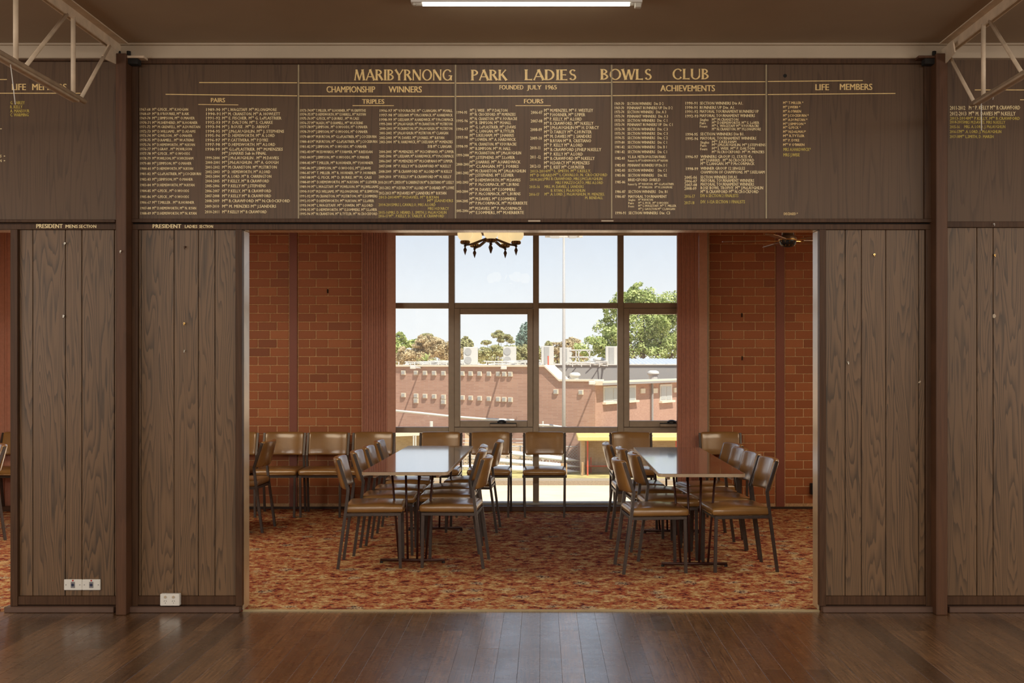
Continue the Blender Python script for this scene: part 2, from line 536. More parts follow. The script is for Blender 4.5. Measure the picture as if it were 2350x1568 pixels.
# ---- hall floor: every board a piece
floor = tag(box('floor', (-7.2, -3.6, -.12), (7.2, 6.86, -.02), 'dark'), 'dark stained hardwood floor of narrow boards in the hall', 'floor', kind='structure')
bw = .1085
random.seed(11)
for k in range(-67, 66):
    x0 = .095 + k * bw
    y = 6.86; first = True
    while y > -3.55:
        if abs(k) > 30: L = 12
        else: L = random.choice([2.6, 3.4, 4.4, 12]) if not first else random.choice([.5, .9, 1.3, 2.2, 12, 12, 12])
        first = False
        y1 = max(-3.6, y - L)
        dz = random.uniform(-.0004, .0003)
        b = B().box((x0 + .0003, y1 + .0003, -.02), (x0 + bw - .0003, y - .0003, dz), .0006)
        b.obj('floorboard', 'floor', floor)
        y = y1
# ---- hall shell
tag(box('ceiling', (-7.2, -3.6, CEIL), (7.2, 6.95, CEIL + .1), 'ceil'), 'flat brown painted ceiling of the hall', 'ceiling', kind='structure')
tag(box('wall_rear', (-7.2, -3.7, 0), (7.2, -3.6, CEIL), 'hallwall'), 'plain wall of the hall behind the viewer', 'wall', kind='structure')
tag(box('wall_left', (-7.3, -3.6, 0), (-7.2, 11.7, CEIL), 'hallwall'), 'plain wall at the left end of both rooms', 'wall', kind='structure')
tag(box('wall_right', (7.2, -3.6, 0), (7.3, 11.7, CEIL), 'hallwall'), 'plain wall at the right end of both rooms', 'wall', kind='structure')
# ---- back room floor and ceiling
carp = tag(box('floor', (-7.2, 6.985, -.1), (7.2, 11.66, .008), 'carpet'), 'red and gold floral patterned carpet of the back room', 'carpet', kind='structure')
box('carpet_edge', (fx(557), 6.866, -.1), (fx(1881), 6.985, .008), 'carpet', carp)
box('carpet_edge', (-6.0, 6.866, -.1), (fx(26), 6.985, .008), 'carpet', carp)
b = B().prism([(fx(557), 6.85, 0), (fx(557), 6.85, .006), (fx(557), 6.862, .011), (fx(557), 6.874, .010), (fx(557), 6.874, 0)], (fx(1881) - fx(557), 0, 0))
tag(b.obj('trim_1', M['strip']), 'worn metal strip along the front edge of the carpet', 'trim', kind='structure')
tag(box('ceiling', (-7.2, 6.98, 2.93), (7.2, 11.8, 3.03), 'backceil'), 'cream ceiling of the back room', 'ceiling', kind='structure')

# ---- partition between hall and back room
part = tag(empty('wall_front', (0, 0, 0)), 'walnut panelled partition with brown timber framing and wide openings', 'wall', kind='structure')
core = B()
core.box((-7.2, 6.88, fz(527) + .013), (7.2, 6.98, CEIL))
core.box((fx(25) + .013, 6.88, 0), (fx(556) - .013, 6.98, fz(527) + .013))
core.box((fx(1880) + .013, 6.88, 0), (7.2, 6.98, fz(527) + .013))
core.box((-7.2, 6.88, 0), (-6.013, 6.98, fz(527) + .013))
core.obj('partition_core', 'frame', part)
def boards(x0, x1, grooves, z0, z1):
    xs = [x0] + grooves + [x1]
    for a, c in zip(xs[:-1], xs[1:]):
        B().box((fx(a) + .002, 6.868, z0), (fx(c) - .002, 6.884, z1), .0015).obj('panel_board', 'walnut', part)
def rail(name, a, b_, mat='frame', y=6.85, d=.035, c=.002):
    return B().box((fx(a[0]), y, fz(a[1])), (fx(b_[0]), y + d, fz(b_[1])), c).obj(name, mat, part)
for (x0, x1) in ((303, 2137),):
    rail('header_rail', (x0, 527), (x1, 514.5))
rail('header_rail', (-1400, 527), (266, 514.5))
rail('header_rail', (2172, 522), (3900, 508.5))
for a in ((303, 316), (2125, 2137)):
    rail('stile', (a[0], 1391), (a[1], 527), y=6.846)
for a in ((541, 556), (1880, 1895), (25, 41)):
    rail('stile', (a[0], 1391), (a[1], 527), y=6.842, d=.05)
boards(316, 541, [321, 397, 453, 491], fz(1369), fz(527))
boards(1895, 2125, [1941.5, 1979, 2035, 2111], fz(1369), fz(527))
boards(41, 266, [72, 147, 185, 260], fz(1369), fz(527))
boards(2172, 3900, [2244.6, 2282, 2358, 2400, 2480, 2560, 2700, 2900, 3200, 3500], fz(1369), fz(522))
for (a, c) in ((316, 541), (1895, 2125), (41, 266), (2172, 3900)):
    rail('bottom_rail', (a, 1389), (c, 1369))
def skirt(name, a, c, y=6.815):
    o = B().box((fx(a), y, -.0), (fx(c), 6.885, fz(1391)), .004).obj(name, 'skirt')
    return o
tag(skirt('baseboard_left', -1200 if 0 else 15, 266), 'worn brown skirting under the far left panels', 'baseboard', kind='structure')
tag(skirt('baseboard_front', 290, 552), 'worn brown skirting under the panels left of the opening', 'baseboard', kind='structure')
tag(skirt('baseboard_front', 1886, 2148), 'worn brown skirting under the panels right of the opening', 'baseboard', kind='structure')
tag(skirt('baseboard_right', 2174, 3900), 'worn brown skirting under the far right panels', 'baseboard', kind='structure')
# jamb linings of the openings
def lining(x, s, label=None):
    B().box((x - s * .012, 6.888, .005), (x, 7.014, fz(527)), .002).obj('jamb_lining', 'reveal', part)
lining(fx(556.2), 1); lining(fx(1879.8), -1); lining(fx(24.8), -1); lining(-6.0, 1)
B().box((fx(556), 6.888, fz(527)), (fx(1880), 7.014, fz(527) + .012), .002).obj('head_lining', 'reveal', part)
B().box((-6, 6.888, fz(527)), (fx(25), 7.014, fz(527) + .012), .002).obj('head_lining', 'reveal', part)
# back face of the partition above and beside the opening, painted
B().box((-7.2, 6.981, fz(527) + .013), (7.2, 6.99, 2.93)).obj('rear_lining', 'hallwall', part)
# ---- posts
def post(n, px0, px1, label, h):
    x0, x1 = PX(px0, 6.75), PX(px1, 6.75)
    o = tag(empty('trim_%d' % n, ((x0 + x1) / 2, 6.8, 0)), label, 'post', kind='structure')
    w = (x1 - x0) / 2
    B().box((-w, -.05, 0), (w, .085, h), .004).obj('post_shaft', 'post', o)
    sg = 1 if n == 2 else -1
    B().box((sg * (w - .01), -.03, h - .022), (sg * (w + .10), .04, h - .008), .002).obj('cap_plate', 'truss' if n == 2 else 'post', o)
    B().box((sg * (w - .005), -.02, h - .055), (sg * (w + .06), .04, h - .022), .002).obj('cap_bracket', 'dark', o)
    b = B()
    for dx in (-.03, .03):
        b.tube([(dx, 0, h), (dx, 0, h + .025)], .012, 6)
    b.obj('bolt', 'dark', o)
    return o
post(2, 265, 289, 'brown stained timber post left of the central bay', PZ(122, 6.75))
post(3, 2149, 2175, 'brown stained timber post right of the central bay', PZ(122, 6.75))
# ---- cornice
cb = B()
cb.box((-7.2, 6.82, PZ(133, 6.82)), (7.2, 6.90, PZ(104, 6.82)), .003)
cb.box((-7.2, 6.805, PZ(104, 6.82)), (7.2, 6.90, CEIL), .003)
tag(cb.obj('trim_4', 'cornice'), 'cream painted cornice beam running above the honour boards', 'cornice', kind='structure')

# ---- back brick wall, brick by brick
DB = 11.64
bx = lambda px: PX(px, DB)
bz = lambda py: PZ(py, DB)
def mk_brick(w, h):
    b = B().box((-w / 2, 0, -h / 2), (w / 2, .02, h / 2), .0035)
    me = bpy.data.meshes.new('brick')
    me.from_pydata(b.v, [], b.f); me.materials.append(M['brick'])
    return me
brick_cache = {}
def lay(wall, x0, x1, z0, z1):
    w, h = round(x1 - x0 - .0085, 3), round(z1 - z0 - .008, 3)
    if w < .015: return
    key = (w, h)
    if key not in brick_cache: brick_cache[key] = mk_brick(w, h)
    o = bpy.data.objects.new('brick', brick_cache[key])
    o.location = ((x0 + x1) / 2, DB + random.uniform(-.0008, .0008), (z0 + z1) / 2)
    link(o, wall)
def brick_wall(name, label, sections, mortar_x):
    w = tag(empty(name), label, 'wall', kind='structure')
    box('mortar_bed', (bx(mortar_x[0]), DB + .004, 0), (bx(mortar_x[1]), DB + .2, 3.0), 'mortar', w)
    for k in range(-1, 31):
        zt, zb = bz(560.2 + 19.88 * (k - 1)), bz(560.2 + 19.88 * k)
        for sec in sections:
            js = sec['A'] if (k % 2 == sec['p']) else sec['B']
            for a, c in zip(js[:-1], js[1:]):
                lay(w, bx(a), bx(c), zb, zt)
    return w
S = 52.0
def chain_left(a, n): return [a - S * i for i in range(n, 0, -1)]
wl = brick_wall('wall_back', 'red brick wall left of the big window in the back room', [
    dict(p=0, A=[684, 710, 752.5, 804.6, 830], B=[684, 725.2, 777, 830]),
    dict(p=0, A=chain_left(592, 3) + [592, 635.5, 663], B=chain_left(619.5, 3) + [619.5, 663])], (425, 842))
wr = brick_wall('wall_back', 'red brick wall right of the big window in the back room', [
    dict(p=1, A=[1628, 1653.7, 1707.3, 1752.8, 1779], B=[1628, 1681.3, 1733.3, 1779]),
    dict(p=1, A=[1801.6, 1825.4] + [1825.4 + S * i for i in range(1, 5)], B=[1801.6, 1844] + [1844 + S * i for i in range(1, 4)] + [1844 + S * 3.6])], (1616, 2040))
for nme, wall, (a, c) in (('', wl, (663.5, 683.5)), ('', wr, (1779.5, 1801))):
    o = B().box((bx(a) + .004, DB - .012, 0), (bx(c) - .004, DB + .05, 2.95), .003).obj('column_cover', 'maroon', wall)
    o['label'] = 'maroon painted steel column set in the brickwork'
B().box((bx(425), DB - .015, .008), (bx(842), DB + .01, bz(1163)), .002).obj('skirting', 'skirtdark', wl)
B().box((bx(1616), DB - .015, .008), (bx(2040), DB + .01, bz(1163)), .002).obj('skirting', 'skirtdark', wr)
for px, py in ((1702.5, 723.5), (1703, 822.5), (752, 668.5)):
    x, y, z = P(px, py, DB)
    B().tube([(x, y - .008, z - .02), (x, y - .008, z + .02)], .006, 6).obj('wall_plug', 'dark', wl if px < 1200 else wr)

# ---- windows of the back wall
def window_unit(n, label, x_pxs, sash_bays, full=True):
    """aluminium window wall; x_pxs are the mullion centres in photo pixels"""
    w = tag(empty('window_%d' % n), label, 'window', kind='structure')
    y0, y1 = DB - .03, DB + .07
    zt, zb = bz(533), .03
    hw = bx(1252) - bx(1245.2)
    for p in x_pxs:
        B().box((bx(p) - hw, y0, zb), (bx(p) + hw, y1, zt), .003).obj('mullion', 'alu', w)
    for a, c in zip(x_pxs[:-1], x_pxs[1:]):
        xa, xc = bx(a) + hw, bx(c) - hw
        for (p0, p1) in ((695.5, 708), (980.5, 993)):
            B().box((xa, y0 + .004, bz(p1)), (xc, y1, bz(p0)), .003).obj('transom', 'alu', w)
        for (p0, p1) in ((1158, 1164),):
            B().box((xa, y0 + .004, bz(p1)), (xc, y1, bz(p0)), .002).obj('transom', 'alu', w)
        for zz0, zz1 in ((bz(695.5), zt), (bz(1158), bz(993))):
            box('pane', (xa, DB + .02, zz0), (xc, DB + .026, zz1), 'glass', w)
        if (a, c) in sash_bays:
            f = B()
            za, zc = bz(980.5) + .002, bz(708) - .002
            t = bx(1258) - bx(1245)
            f.box((xa, y0 - .012, za), (xa + t, y1 - .02, zc), .004); f.box((xc - t, y0 - .012, za), (xc, y1 - .02, zc), .004)
            f.box((xa + t, y0 - .012, za), (xc - t, y1 - .02, za + t * 1.1), .004); f.box((xa + t, y0 - .012, zc - t), (xc - t, y1 - .02, zc), .004)
            s = f.obj('sash', 'alu', w)
            box('pane', (xa + t, DB + .012, za + t), (xc - t, DB + .018, zc - t), 'glass', s)
            cx = (xa + xc) / 2 + (bx(1155) - bx(1133))
            wd = B().box((cx - .135, y0 - .05, za + .005), (cx + .135, y0 - .012, za + .042), .004)
            wd.obj('winder', 'alu', s)
            B().lathe([(.045, 0), (.045, .018), (.03, .03), (.012, .034)], 14, (cx - .015, y0 - .035, za + .042)).obj('winder_knob', 'black', s)
            B().box((cx - .135, y0 - .054, za + .034), (cx + .135, y0 - .02, za + .046), .002).obj('winder_arm', 'black', s)
        else:
            box('pane', (xa, DB + .02, bz(980.5)), (xc, DB + .026, bz(708)), 'glass', w)
    B().box((bx(x_pxs[0]) - hw, y0, zt), (bx(x_pxs[-1]) + hw, y1 + .1, 2.94)).obj('head_board', 'backceil', w)
    B().box((bx(x_pxs[0]) - hw, y0 - .015, bz(541.5)), (bx(x_pxs[-1]) + hw, y0 + .02, zt), .002).obj('head_board', 'backceil', w)
    B().box((bx(x_pxs[0]) - hw, y0 - .17, .008), (bx(x_pxs[-1]) + hw, y1, .058), .004).obj('sill', 'sill', w)
    B().box((bx(x_pxs[0]) - hw, y0 - .05, .058), (bx(x_pxs[-1]) + hw, y1, .080), .003).obj('sill_channel', 'wire', w)
    return w
window_unit(1, 'floor to ceiling window wall with bronze frames looking out over the bowling green', [842, 1036.5, 1230, 1424, 1618], [(1036.5, 1230), (1424, 1618)])
# the neighbouring bays have the same window walls
window_unit(2, 'window wall of the next bay to the left', [-230, 30, 230, 425], [])
window_unit(3, 'window wall of the next bay to the right', [2040, 2240, 2450, 2650], [])
# ================================================================== HONOUR BOARDS
def seg(b, x0, y0, x1, y1, w0, w1=None, fl=(1.5, 1.5)):
    """flared stroke"""
    if w1 is None: w1 = w0
    d = Vector((x1 - x0, y1 - y0)); L = d.length; d.normalize(); n = Vector((-d.y, d.x))
    prof = [(0, w0 * fl[0]), (.09, w0 * 1.0), (.5, (w0 + w1) / 2 * .95), (.91, w1), (1, w1 * fl[1])]
    vs = []
    for t, w in prof:
        p = Vector((x0, y0)) + d * L * t
        vs += [p + n * w / 2, p - n * w / 2]
    fs = [(2 * i, 2 * i + 1, 2 * i + 3, 2 * i + 2) for i in range(len(prof) - 1)]
    b.append((vs, fs))
def arc(b, cx, cy, rx, ry, a0, a1, w, thin=.45, n=16, end=1.0):
    vs = []
    for i in range(n + 1):
        t = i / n; a = R(a0 + (a1 - a0) * t)
        ww = w * (thin + (1 - thin) * abs(math.cos(a)))
        if t < .08 or t > .92: ww *= end
        c, s_ = math.cos(a), math.sin(a)
        vs += [Vector((cx + (rx - 0) * c, cy + ry * s_)), Vector((cx + (rx - ww) * c, cy + (ry - ww) * s_))]
    fs = [(2 * i, 2 * i + 1, 2 * i + 3, 2 * i + 2) for i in range(n)]
    b.append((vs, fs))
def glyph(ch):
    b = []; T = .195; t = .105
    if ch == 'M':
        seg(b, .10, 0, .24, 1, t); seg(b, .24, .97, .52, .02, T, T * .8, (1, 1)); seg(b, .80, .97, .52, .02, t, t, (1, 1)); seg(b, .80, 1, .94, 0, T); w = 1.06
    elif ch == 'A':
        seg(b, .06, 0, .42, 1, t); seg(b, .40, 1, .80, 0, T); seg(b, .18, .33, .66, .33, .09, .09, (1, 1)); w = .86
    elif ch == 'R':
        seg(b, .12, 0, .12, 1, T); arc(b, .22, .74, .38, .26, 90, -90, .16); seg(b, .12, .955, .24, .955, .085, .085, (1, 1)); seg(b, .12, .52, .24, .52, .085, .085, (1, 1)); seg(b, .34, .52, .66, .02, T, T, (1, 1.4)); w = .74
    elif ch == 'P':
        seg(b, .12, 0, .12, 1, T); arc(b, .22, .72, .38, .28, 90, -90, .16); seg(b, .12, .955, .24, .955, .085, .085, (1, 1)); seg(b, .12, .485, .24, .485, .085, .085, (1, 1)); w = .64
    elif ch == 'B':
        seg(b, .12, 0, .12, 1, T); arc(b, .22, .76, .33, .24, 90, -90, .15); arc(b, .22, .28, .40, .28, 90, -90, .16)
        for y in (.955, .53, .045): seg(b, .12, y, .26, y, .085, .085, (1, 1))
        w = .68
    elif ch == 'I': seg(b, .14, 0, .14, 1, T); w = .28
    elif ch == 'Y':
        seg(b, .06, 1, .40, .45, T, T * .9, (1.3, 1)); seg(b, .74, 1, .40, .45, t, t, (1.6, 1)); seg(b, .40, .48, .40, 0, T, T, (1, 1.5)); w = .80
    elif ch == 'N':
        seg(b, .10, 0, .10, 1, t); seg(b, .12, .98, .72, .02, T, T, (1.1, 1)); seg(b, .74, 1, .74, 0, t, t, (1.6, 1)); w = .86
    elif ch == 'O': arc(b, .48, .5, .46, .52, 0, 360, .16, .5, 28); w = .96
    elif ch == 'G':
        arc(b, .48, .5, .46, .52, 40, 330, .16, .5, 24, 1.2); seg(b, .82, .0, .82, .42, .13); seg(b, .58, .42, .92, .42, .08, .08, (1, 1)); w = .96
    elif ch == 'C': arc(b, .48, .5, .46, .52, 42, 318, .16, .5, 24, 1.3); w = .86
    elif ch == 'K': seg(b, .12, 0, .12, 1, T); seg(b, .20, .45, .64, 1, t, t, (1, 1.6)); seg(b, .30, .58, .70, 0, T, T, (1, 1.4)); w = .76
    elif ch == 'L': seg(b, .12, 0, .12, 1, T); seg(b, .10, .05, .58, .05, .09, .12, (1, 1.8)); w = .64
    elif ch == 'D':
        seg(b, .12, 0, .12, 1, T); arc(b, .26, .5, .50, .5, 90, -90, .17, .5)
        for y in (.955, .045): seg(b, .12, y, .28, y, .085, .085, (1, 1))
        w = .84
    elif ch == 'E':
        seg(b, .12, 0, .12, 1, T)
        for y, x in ((.955, .54), (.5, .48), (.045, .58)): seg(b, .12, y, x, y, .085, .10, (1, 1.8))
        w = .64
    elif ch == 'S':
        arc(b, .34, .75, .27, .26, 35, 250, .15, .5, 16, 1.3); arc(b, .32, .27, .29, .28, 75, -155, .15, .5, 16, 1.3); seg(b, .20, .55, .50, .47, .14, .14, (1, 1)); w = .66
    elif ch == 'U':
        seg(b, .12, 1, .12, .3, T, T, (1.3, 1)); arc(b, .43, .34, .39, .36, 180, 360, .15, .6); seg(b, .76, 1, .76, .3, t, t, (1.6, 1)); w = .90
    elif ch == 'W':
        seg(b, .06, 1, .32, 0, T); seg(b, .32, 0, .54, .95, t, t, (1, 1)); seg(b, .54, .95, .78, 0, T, T, (1, 1)); seg(b, .78, 0, 1.02, 1, t, t, (1, 1.5)); w = 1.08
    else: w = .4
    return b, w
# small sign-writer lines use the default font, fitted to the width measured in the photo
pending = []           # (curve object, x0, x1, ycentre, cap height, block)
def text_line(block, x0, x1, yc, s, cap):
    """x0,x1,yc,cap in photo pixels; block collects geometry"""
    c = bpy.data.curves.new('line', 'FONT'); c.body = s.replace('^', '\u02b3\u02e2'); c.resolution_u = 1 if cap < 9 else 3
    o = bpy.data.objects.new('line', c); COL.objects.link(o)
    pending.append((o, x0, x1, yc, cap, block))
def flush_text(y):
    bpy.context.view_layer.update()
    dg = bpy.context.evaluated_depsgraph_get()
    for o, x0, x1, yc, cap, block in pending:
        me = o.evaluated_get(dg).to_mesh()
        xs = [v.co.x for v in me.vertices]
        a, c = min(xs), max(xs)
        X0, X1 = PX(x0, y), PX(x1, y); k = (X1 - X0) / (c - a)
        h = cap * 1.06 * y / F / .70
        zc = PZ(yc, y)
        fs = [tuple(p.vertices) for p in me.polygons]
        for j, sh in enumerate((-.03, 0, .03)):
            vs = [(X0 + (v.co.x - a + sh) * k, y - j * .00012, zc + (v.co.y - .345) * h) for v in me.vertices]
            block.add(vs, fs)
        o.evaluated_get(dg).to_mesh_clear()
    for o, *_ in pending:
        c = o.data; bpy.data.objects.remove(o); bpy.data.curves.remove(c)
    pending.clear()
TY = 6.8655            # lettering lies just proud of the board face
BY = 6.867
def rule(board, x0, x1, y0, y1=None, w=1.9, mat='gold', y_=TY):
    y1 = y0 if y1 is None else y1
    h = w * .5
    vs = [(PX(x, y_), y_, PZ(y, y_)) for x, y in ((x0, y0 - h), (x1, y1 - h), (x1, y1 + h), (x0, y0 + h))]
    mesh_obj('gold_rule', vs, [(0, 3, 2, 1)], M[mat], board)

hb = tag(empty('honour_board', (0, 0, 0)), 'wide central honour board lettered in gold for the ladies bowls club, five veneer panels', 'honour board', 'honour boards above the partition')
def bpart(board, name, x0, x1, y0, y1, mat, ya=6.85, yb=6.885, c=.002):
    return B().box((fx(x0), ya, fz(y1)), (fx(x1), yb, fz(y0)), c).obj(name, mat, board)
xs = [316, 684, 1045, 1404, 1759.5, 2122]
for a, c in zip(xs[:-1], xs[1:]):
    bpart(hb, 'board_panel', a + .6, c - .6, 146, 503, 'board', BY, 6.886, .0008)
for x in xs[1:-1]:
    bpart(hb, 'divider_strip', x - 1.6, x + 1.6, 147, 501, 'strip', 6.862, BY + .002, .0006)
bpart(hb, 'frame_rail', 303, 2137, 135, 146.5, 'frame', 6.842, 6.885)
bpart(hb, 'frame_rail', 303, 2137, 502.5, 511, 'frame', 6.838, 6.885)
bpart(hb, 'frame_stile', 303, 316.5, 146.5, 502.5, 'frame', 6.846, 6.885)
bpart(hb, 'frame_stile', 2121.5, 2137, 146.5, 502.5, 'frame', 6.846, 6.885)
bpart(hb, 'shadow_gap', 303, 2137, 511, 514.5, 'dark', 6.87, 6.885, 0)
# rules
for x0, y0, x1, y1 in ((457, 189.5, 682, 190), (687, 190.5, 1043, 190.5), (1047, 190.8, 1402, 189.3), (1406, 188.5, 1757.5, 187.5), (1762, 187, 1980, 185)):
    rule(hb, x0, x1, y0, y1)
for x0, y0, x1, y1 in ((380, 216.5, 682, 220), (687, 220.5, 1043, 221.5), (1047, 221.3, 1402, 220), (1406, 219.5, 1757.5, 217), (1762, 217, 2055, 214.5)):
    rule(hb, x0, x1, y0, y1)
rule(hb, 455, 547, 239.8, 240.8, 1.6); rule(hb, 809, 904, 242.5, None, 1.6); rule(hb, 1183, 1264, 242.5, None, 1.6)
# title
def title_word(word, x0, x1, ytop, ybot):
    parts = []; w = 0
    for ch in word:
        g, gw = glyph(ch); parts.append((g, w)); w += gw + .03
    w -= .03
    k = (PX(x1, TY) - PX(x0, TY)) / w
    z0 = PZ(ybot, TY); h = PZ(ytop, TY) - z0
    b = B()
    for g, off in parts:
        for j, (vs, fs) in enumerate(g):
            b.add([(PX(x0, TY) + (v.x + off) * k, TY - j * .00012, z0 + v.y * h) for v in vs], fs)
    return b.obj('title_lettering', 'gold', hb)
title_word('MARIBYRNONG', 812, 1039, 159.5, 184.5)
title_word('PARK', 1081, 1164, 160, 184.5)
title_word('LADIES', 1204, 1324, 159.5, 184)
title_word('BOWLS', 1378, 1497, 158.5, 183)
title_word('CLUB', 1543, 1628, 158, 182)

def block(board, ox, oy, sc, lines, mat, cap, name='gold_lettering'):
    b = B()
    for (yc, x0, x1, s) in lines:
        text_line(b, ox + x0 / sc, ox + x1 / sc, oy + yc / sc, s, cap)
    flush_text(TY)
    o = b.obj(name, mat, board)
    if len(lines) > 2: o['kind'] = 'stuff'
    return o
for it in [(310, 288, 745, 'CHAMPIONSHIP'), (310, 876, 1187, 'WINNERS')]: block(hb, 680, 130, 4.127, [it], 'gold', 13.5)
for it in [(290, 440, 664, 'FOUNDED'), (290, 700, 836, 'JULY'), (290, 877, 980, '1965')]: block(hb, 1040, 130, 4.127, [it], 'gold', 9.5)
block(hb, 1400, 130, 4.127, [(299, 478, 992, 'ACHIEVEMENTS')], 'gold', 13.5)
for it in [(289, 502, 628, 'LIFE'), (286, 733, 1038, 'MEMBERS')]: block(hb, 1750, 130, 4.126, [it], 'gold', 13.5)
block(hb, 300, 130, 4.126, [(412, 760, 892, 'PAIRS')], 'gold', 9.5)
block(hb, 680, 130, 4.127, [(425, 625, 832, 'TRIPLES')], 'gold', 10)
block(hb, 1040, 130, 4.127, [(422, 672, 852, 'FOURS')], 'gold', 9.5)
# pairs, left column
c1 = [(500, '1967-68', 543, 'M^ G.PECK , M^ K.HOGAN'), (541, '1968-69', 553, "M^ B.O'ROURKE, M^ B.AIK"), (582, '1969-70', 606, 'M^ J.SIMPSON, M^ O.MAHER'),
      (625, '1970-71', 632, 'M^ M.SHEPHERD, M^ R.HORNER'), (665, '1971-72', 657, 'M^ M.GRENFELL, M^ A.DUNSTAN'), (708, '1972-73', 614, 'M^ D.WILLIAMS , M^ D.ADAMS'),
      (748, '1973-74', 583, 'M^ G.WILSON , M^ O.MAHER'), (790, '1974-75', 599, 'M^ D.RAMELL , M^ W.ATKINS'), (834, '1975-76', 607, 'M^ D.HEMSWORTH , M^ N.RYAN'),
      (875, '1976-77', 578, 'M^ I.GRAY , M^ M.WILSON'), (918, '1977-78', 560, 'M^ G.PECK , M^ O.WOODS'), (963, '1978-79', 592, 'M^ M.WILSON, M^ H.WICKHAM'),
      (1011, '1979-80', 575, 'M^ J.SIMPSON, M^ O.MAHER'), (1060, '1980-81', 590, 'M^ D.HEMSWORTH, M^ N.RYAN'), (1110, '1981-82', 665, 'M^ G.LePLASTRIER, M^ J.COCKBURN'),
      (1162, '1982-83', 588, 'M^ J.SIMPSON, M^ O.MAHER'), (1216, '1983-84', 603, 'M^ D.HEMSWORTH, M^ N.RYAN'), (1271, '1984-85', 551, 'M^ G.PECK , M^ O.WOODS'),
      (1327, '1985-86', 551, 'M^ G.PECK , M^ O.WOODS'), (1381, '1986-67', 601, 'M^ T.MILLER . M^ R.HORNER'), (1435, '1987-88', 619, 'M^ D.HEMSWORTH. M^ N. RYAN'),
      (1484, '1988-89', 622, 'M^ D.HEMSWORTH. M^ N. RYAN')]
def two(board, ox, oy, sc, rows, dx, nx, mat='gold2', cap=5.9):
    """rows of date + names; dx=(x0,x1) of the dates, nx start of the names"""
    L = []
    for i, (y, d, x1, s) in enumerate(rows):
        dd = dx[0] + (dx[2] - dx[0]) * y / 1500 if len(dx) > 2 else dx[0]
        if d: L.append((y, dd, dx[1] + (dd - dx[0]), d))
        L.append((y, nx, x1, s))
    return block(board, ox, oy, sc, L, mat, cap)
two(hb, 300, 130, 4.126, c1, (85, 184, 92), 205)
c2 = [(502, '1989-90', 1382, 'M^ L.WAGSTAFF. M^ M.LONGMORE'), (542, '1990-91', 1414, 'M^ M. CRANSTON. M^ A. HOWLETT'), (582, '1991-92', 1427, 'M^ E. FISCHER. M^ G. LePLASTRIER'),
      (623, '1992-93', 1345, 'M^ P. DALTON. M^ S. CLARKE'), (664, '1993-94', 1313, 'M^ J. ROUSE . M^ D. ARNOT'), (707, '1994-95', 1452, 'M^ J.McLAUGHLIN. M^ J. STEPHENS'),
      (747, '1995-96', 1365, 'M^ D. HEMSWORTH. M^ A. LORD'), (790, '1996-97', 1302, 'M^ P.CATTIVERA. M^ P.DYKE'), (832, '1997-98', 1369, 'M^ D.HEMSWORTH. M^ A.LORD'),
      (877, '1998-99', 1440, 'M^ G.LePLASTRIER. M^ M.MENZIES'), (915, '', 1284, 'M^ J.HARRIS Sub in FINAL'), (959, '1999-2000', 1403, 'M^ J.McLAUGHLIN . M^ M.DAVIES'),
      (1002, '2000-2001', 1398, 'M^ J.McLAUGHLIN . M^ A. GOUGH'), (1047, '2001-2002', 1382, 'M^ M.CRANSTON. M^ M.STIRTON'), (1091, '2002-2003', 1322, 'M^ D. HEMSWORTH. M^ A.LORD'),
      (1134, '2003-2004', 1331, 'M^ A. LORD. M^ B. CARRINGTON'), (1178, '2004-2005', 1310, 'M^ P.KELLY, M^ B.CRAWFORD'), (1224, '2005-2006', 1278, 'M^ P.KELLY M^ J.STEPHENS'),
      (1272, '2006-2007', 1330, 'M^ P.KELLY, M^ B.CRAWFORD'), (1319, '2007-2008', 1330, 'M^ P.KELLY M^ B.CRAWFORD'), (1366, '2008-2009', 1508, 'M^ B.CRAWFORD M^ N.CROCKFORD'),
      (1417, '2009-2010', 1377, 'M^ M. MENZIES M^ J.SANDERS'), (1470, '2010-2011', 1288, 'M^ P.KELLY M^ B.CRAWFORD')]
two(hb, 300, 130, 4.126, c2, (722, 855, 703), 867, cap=6.5)
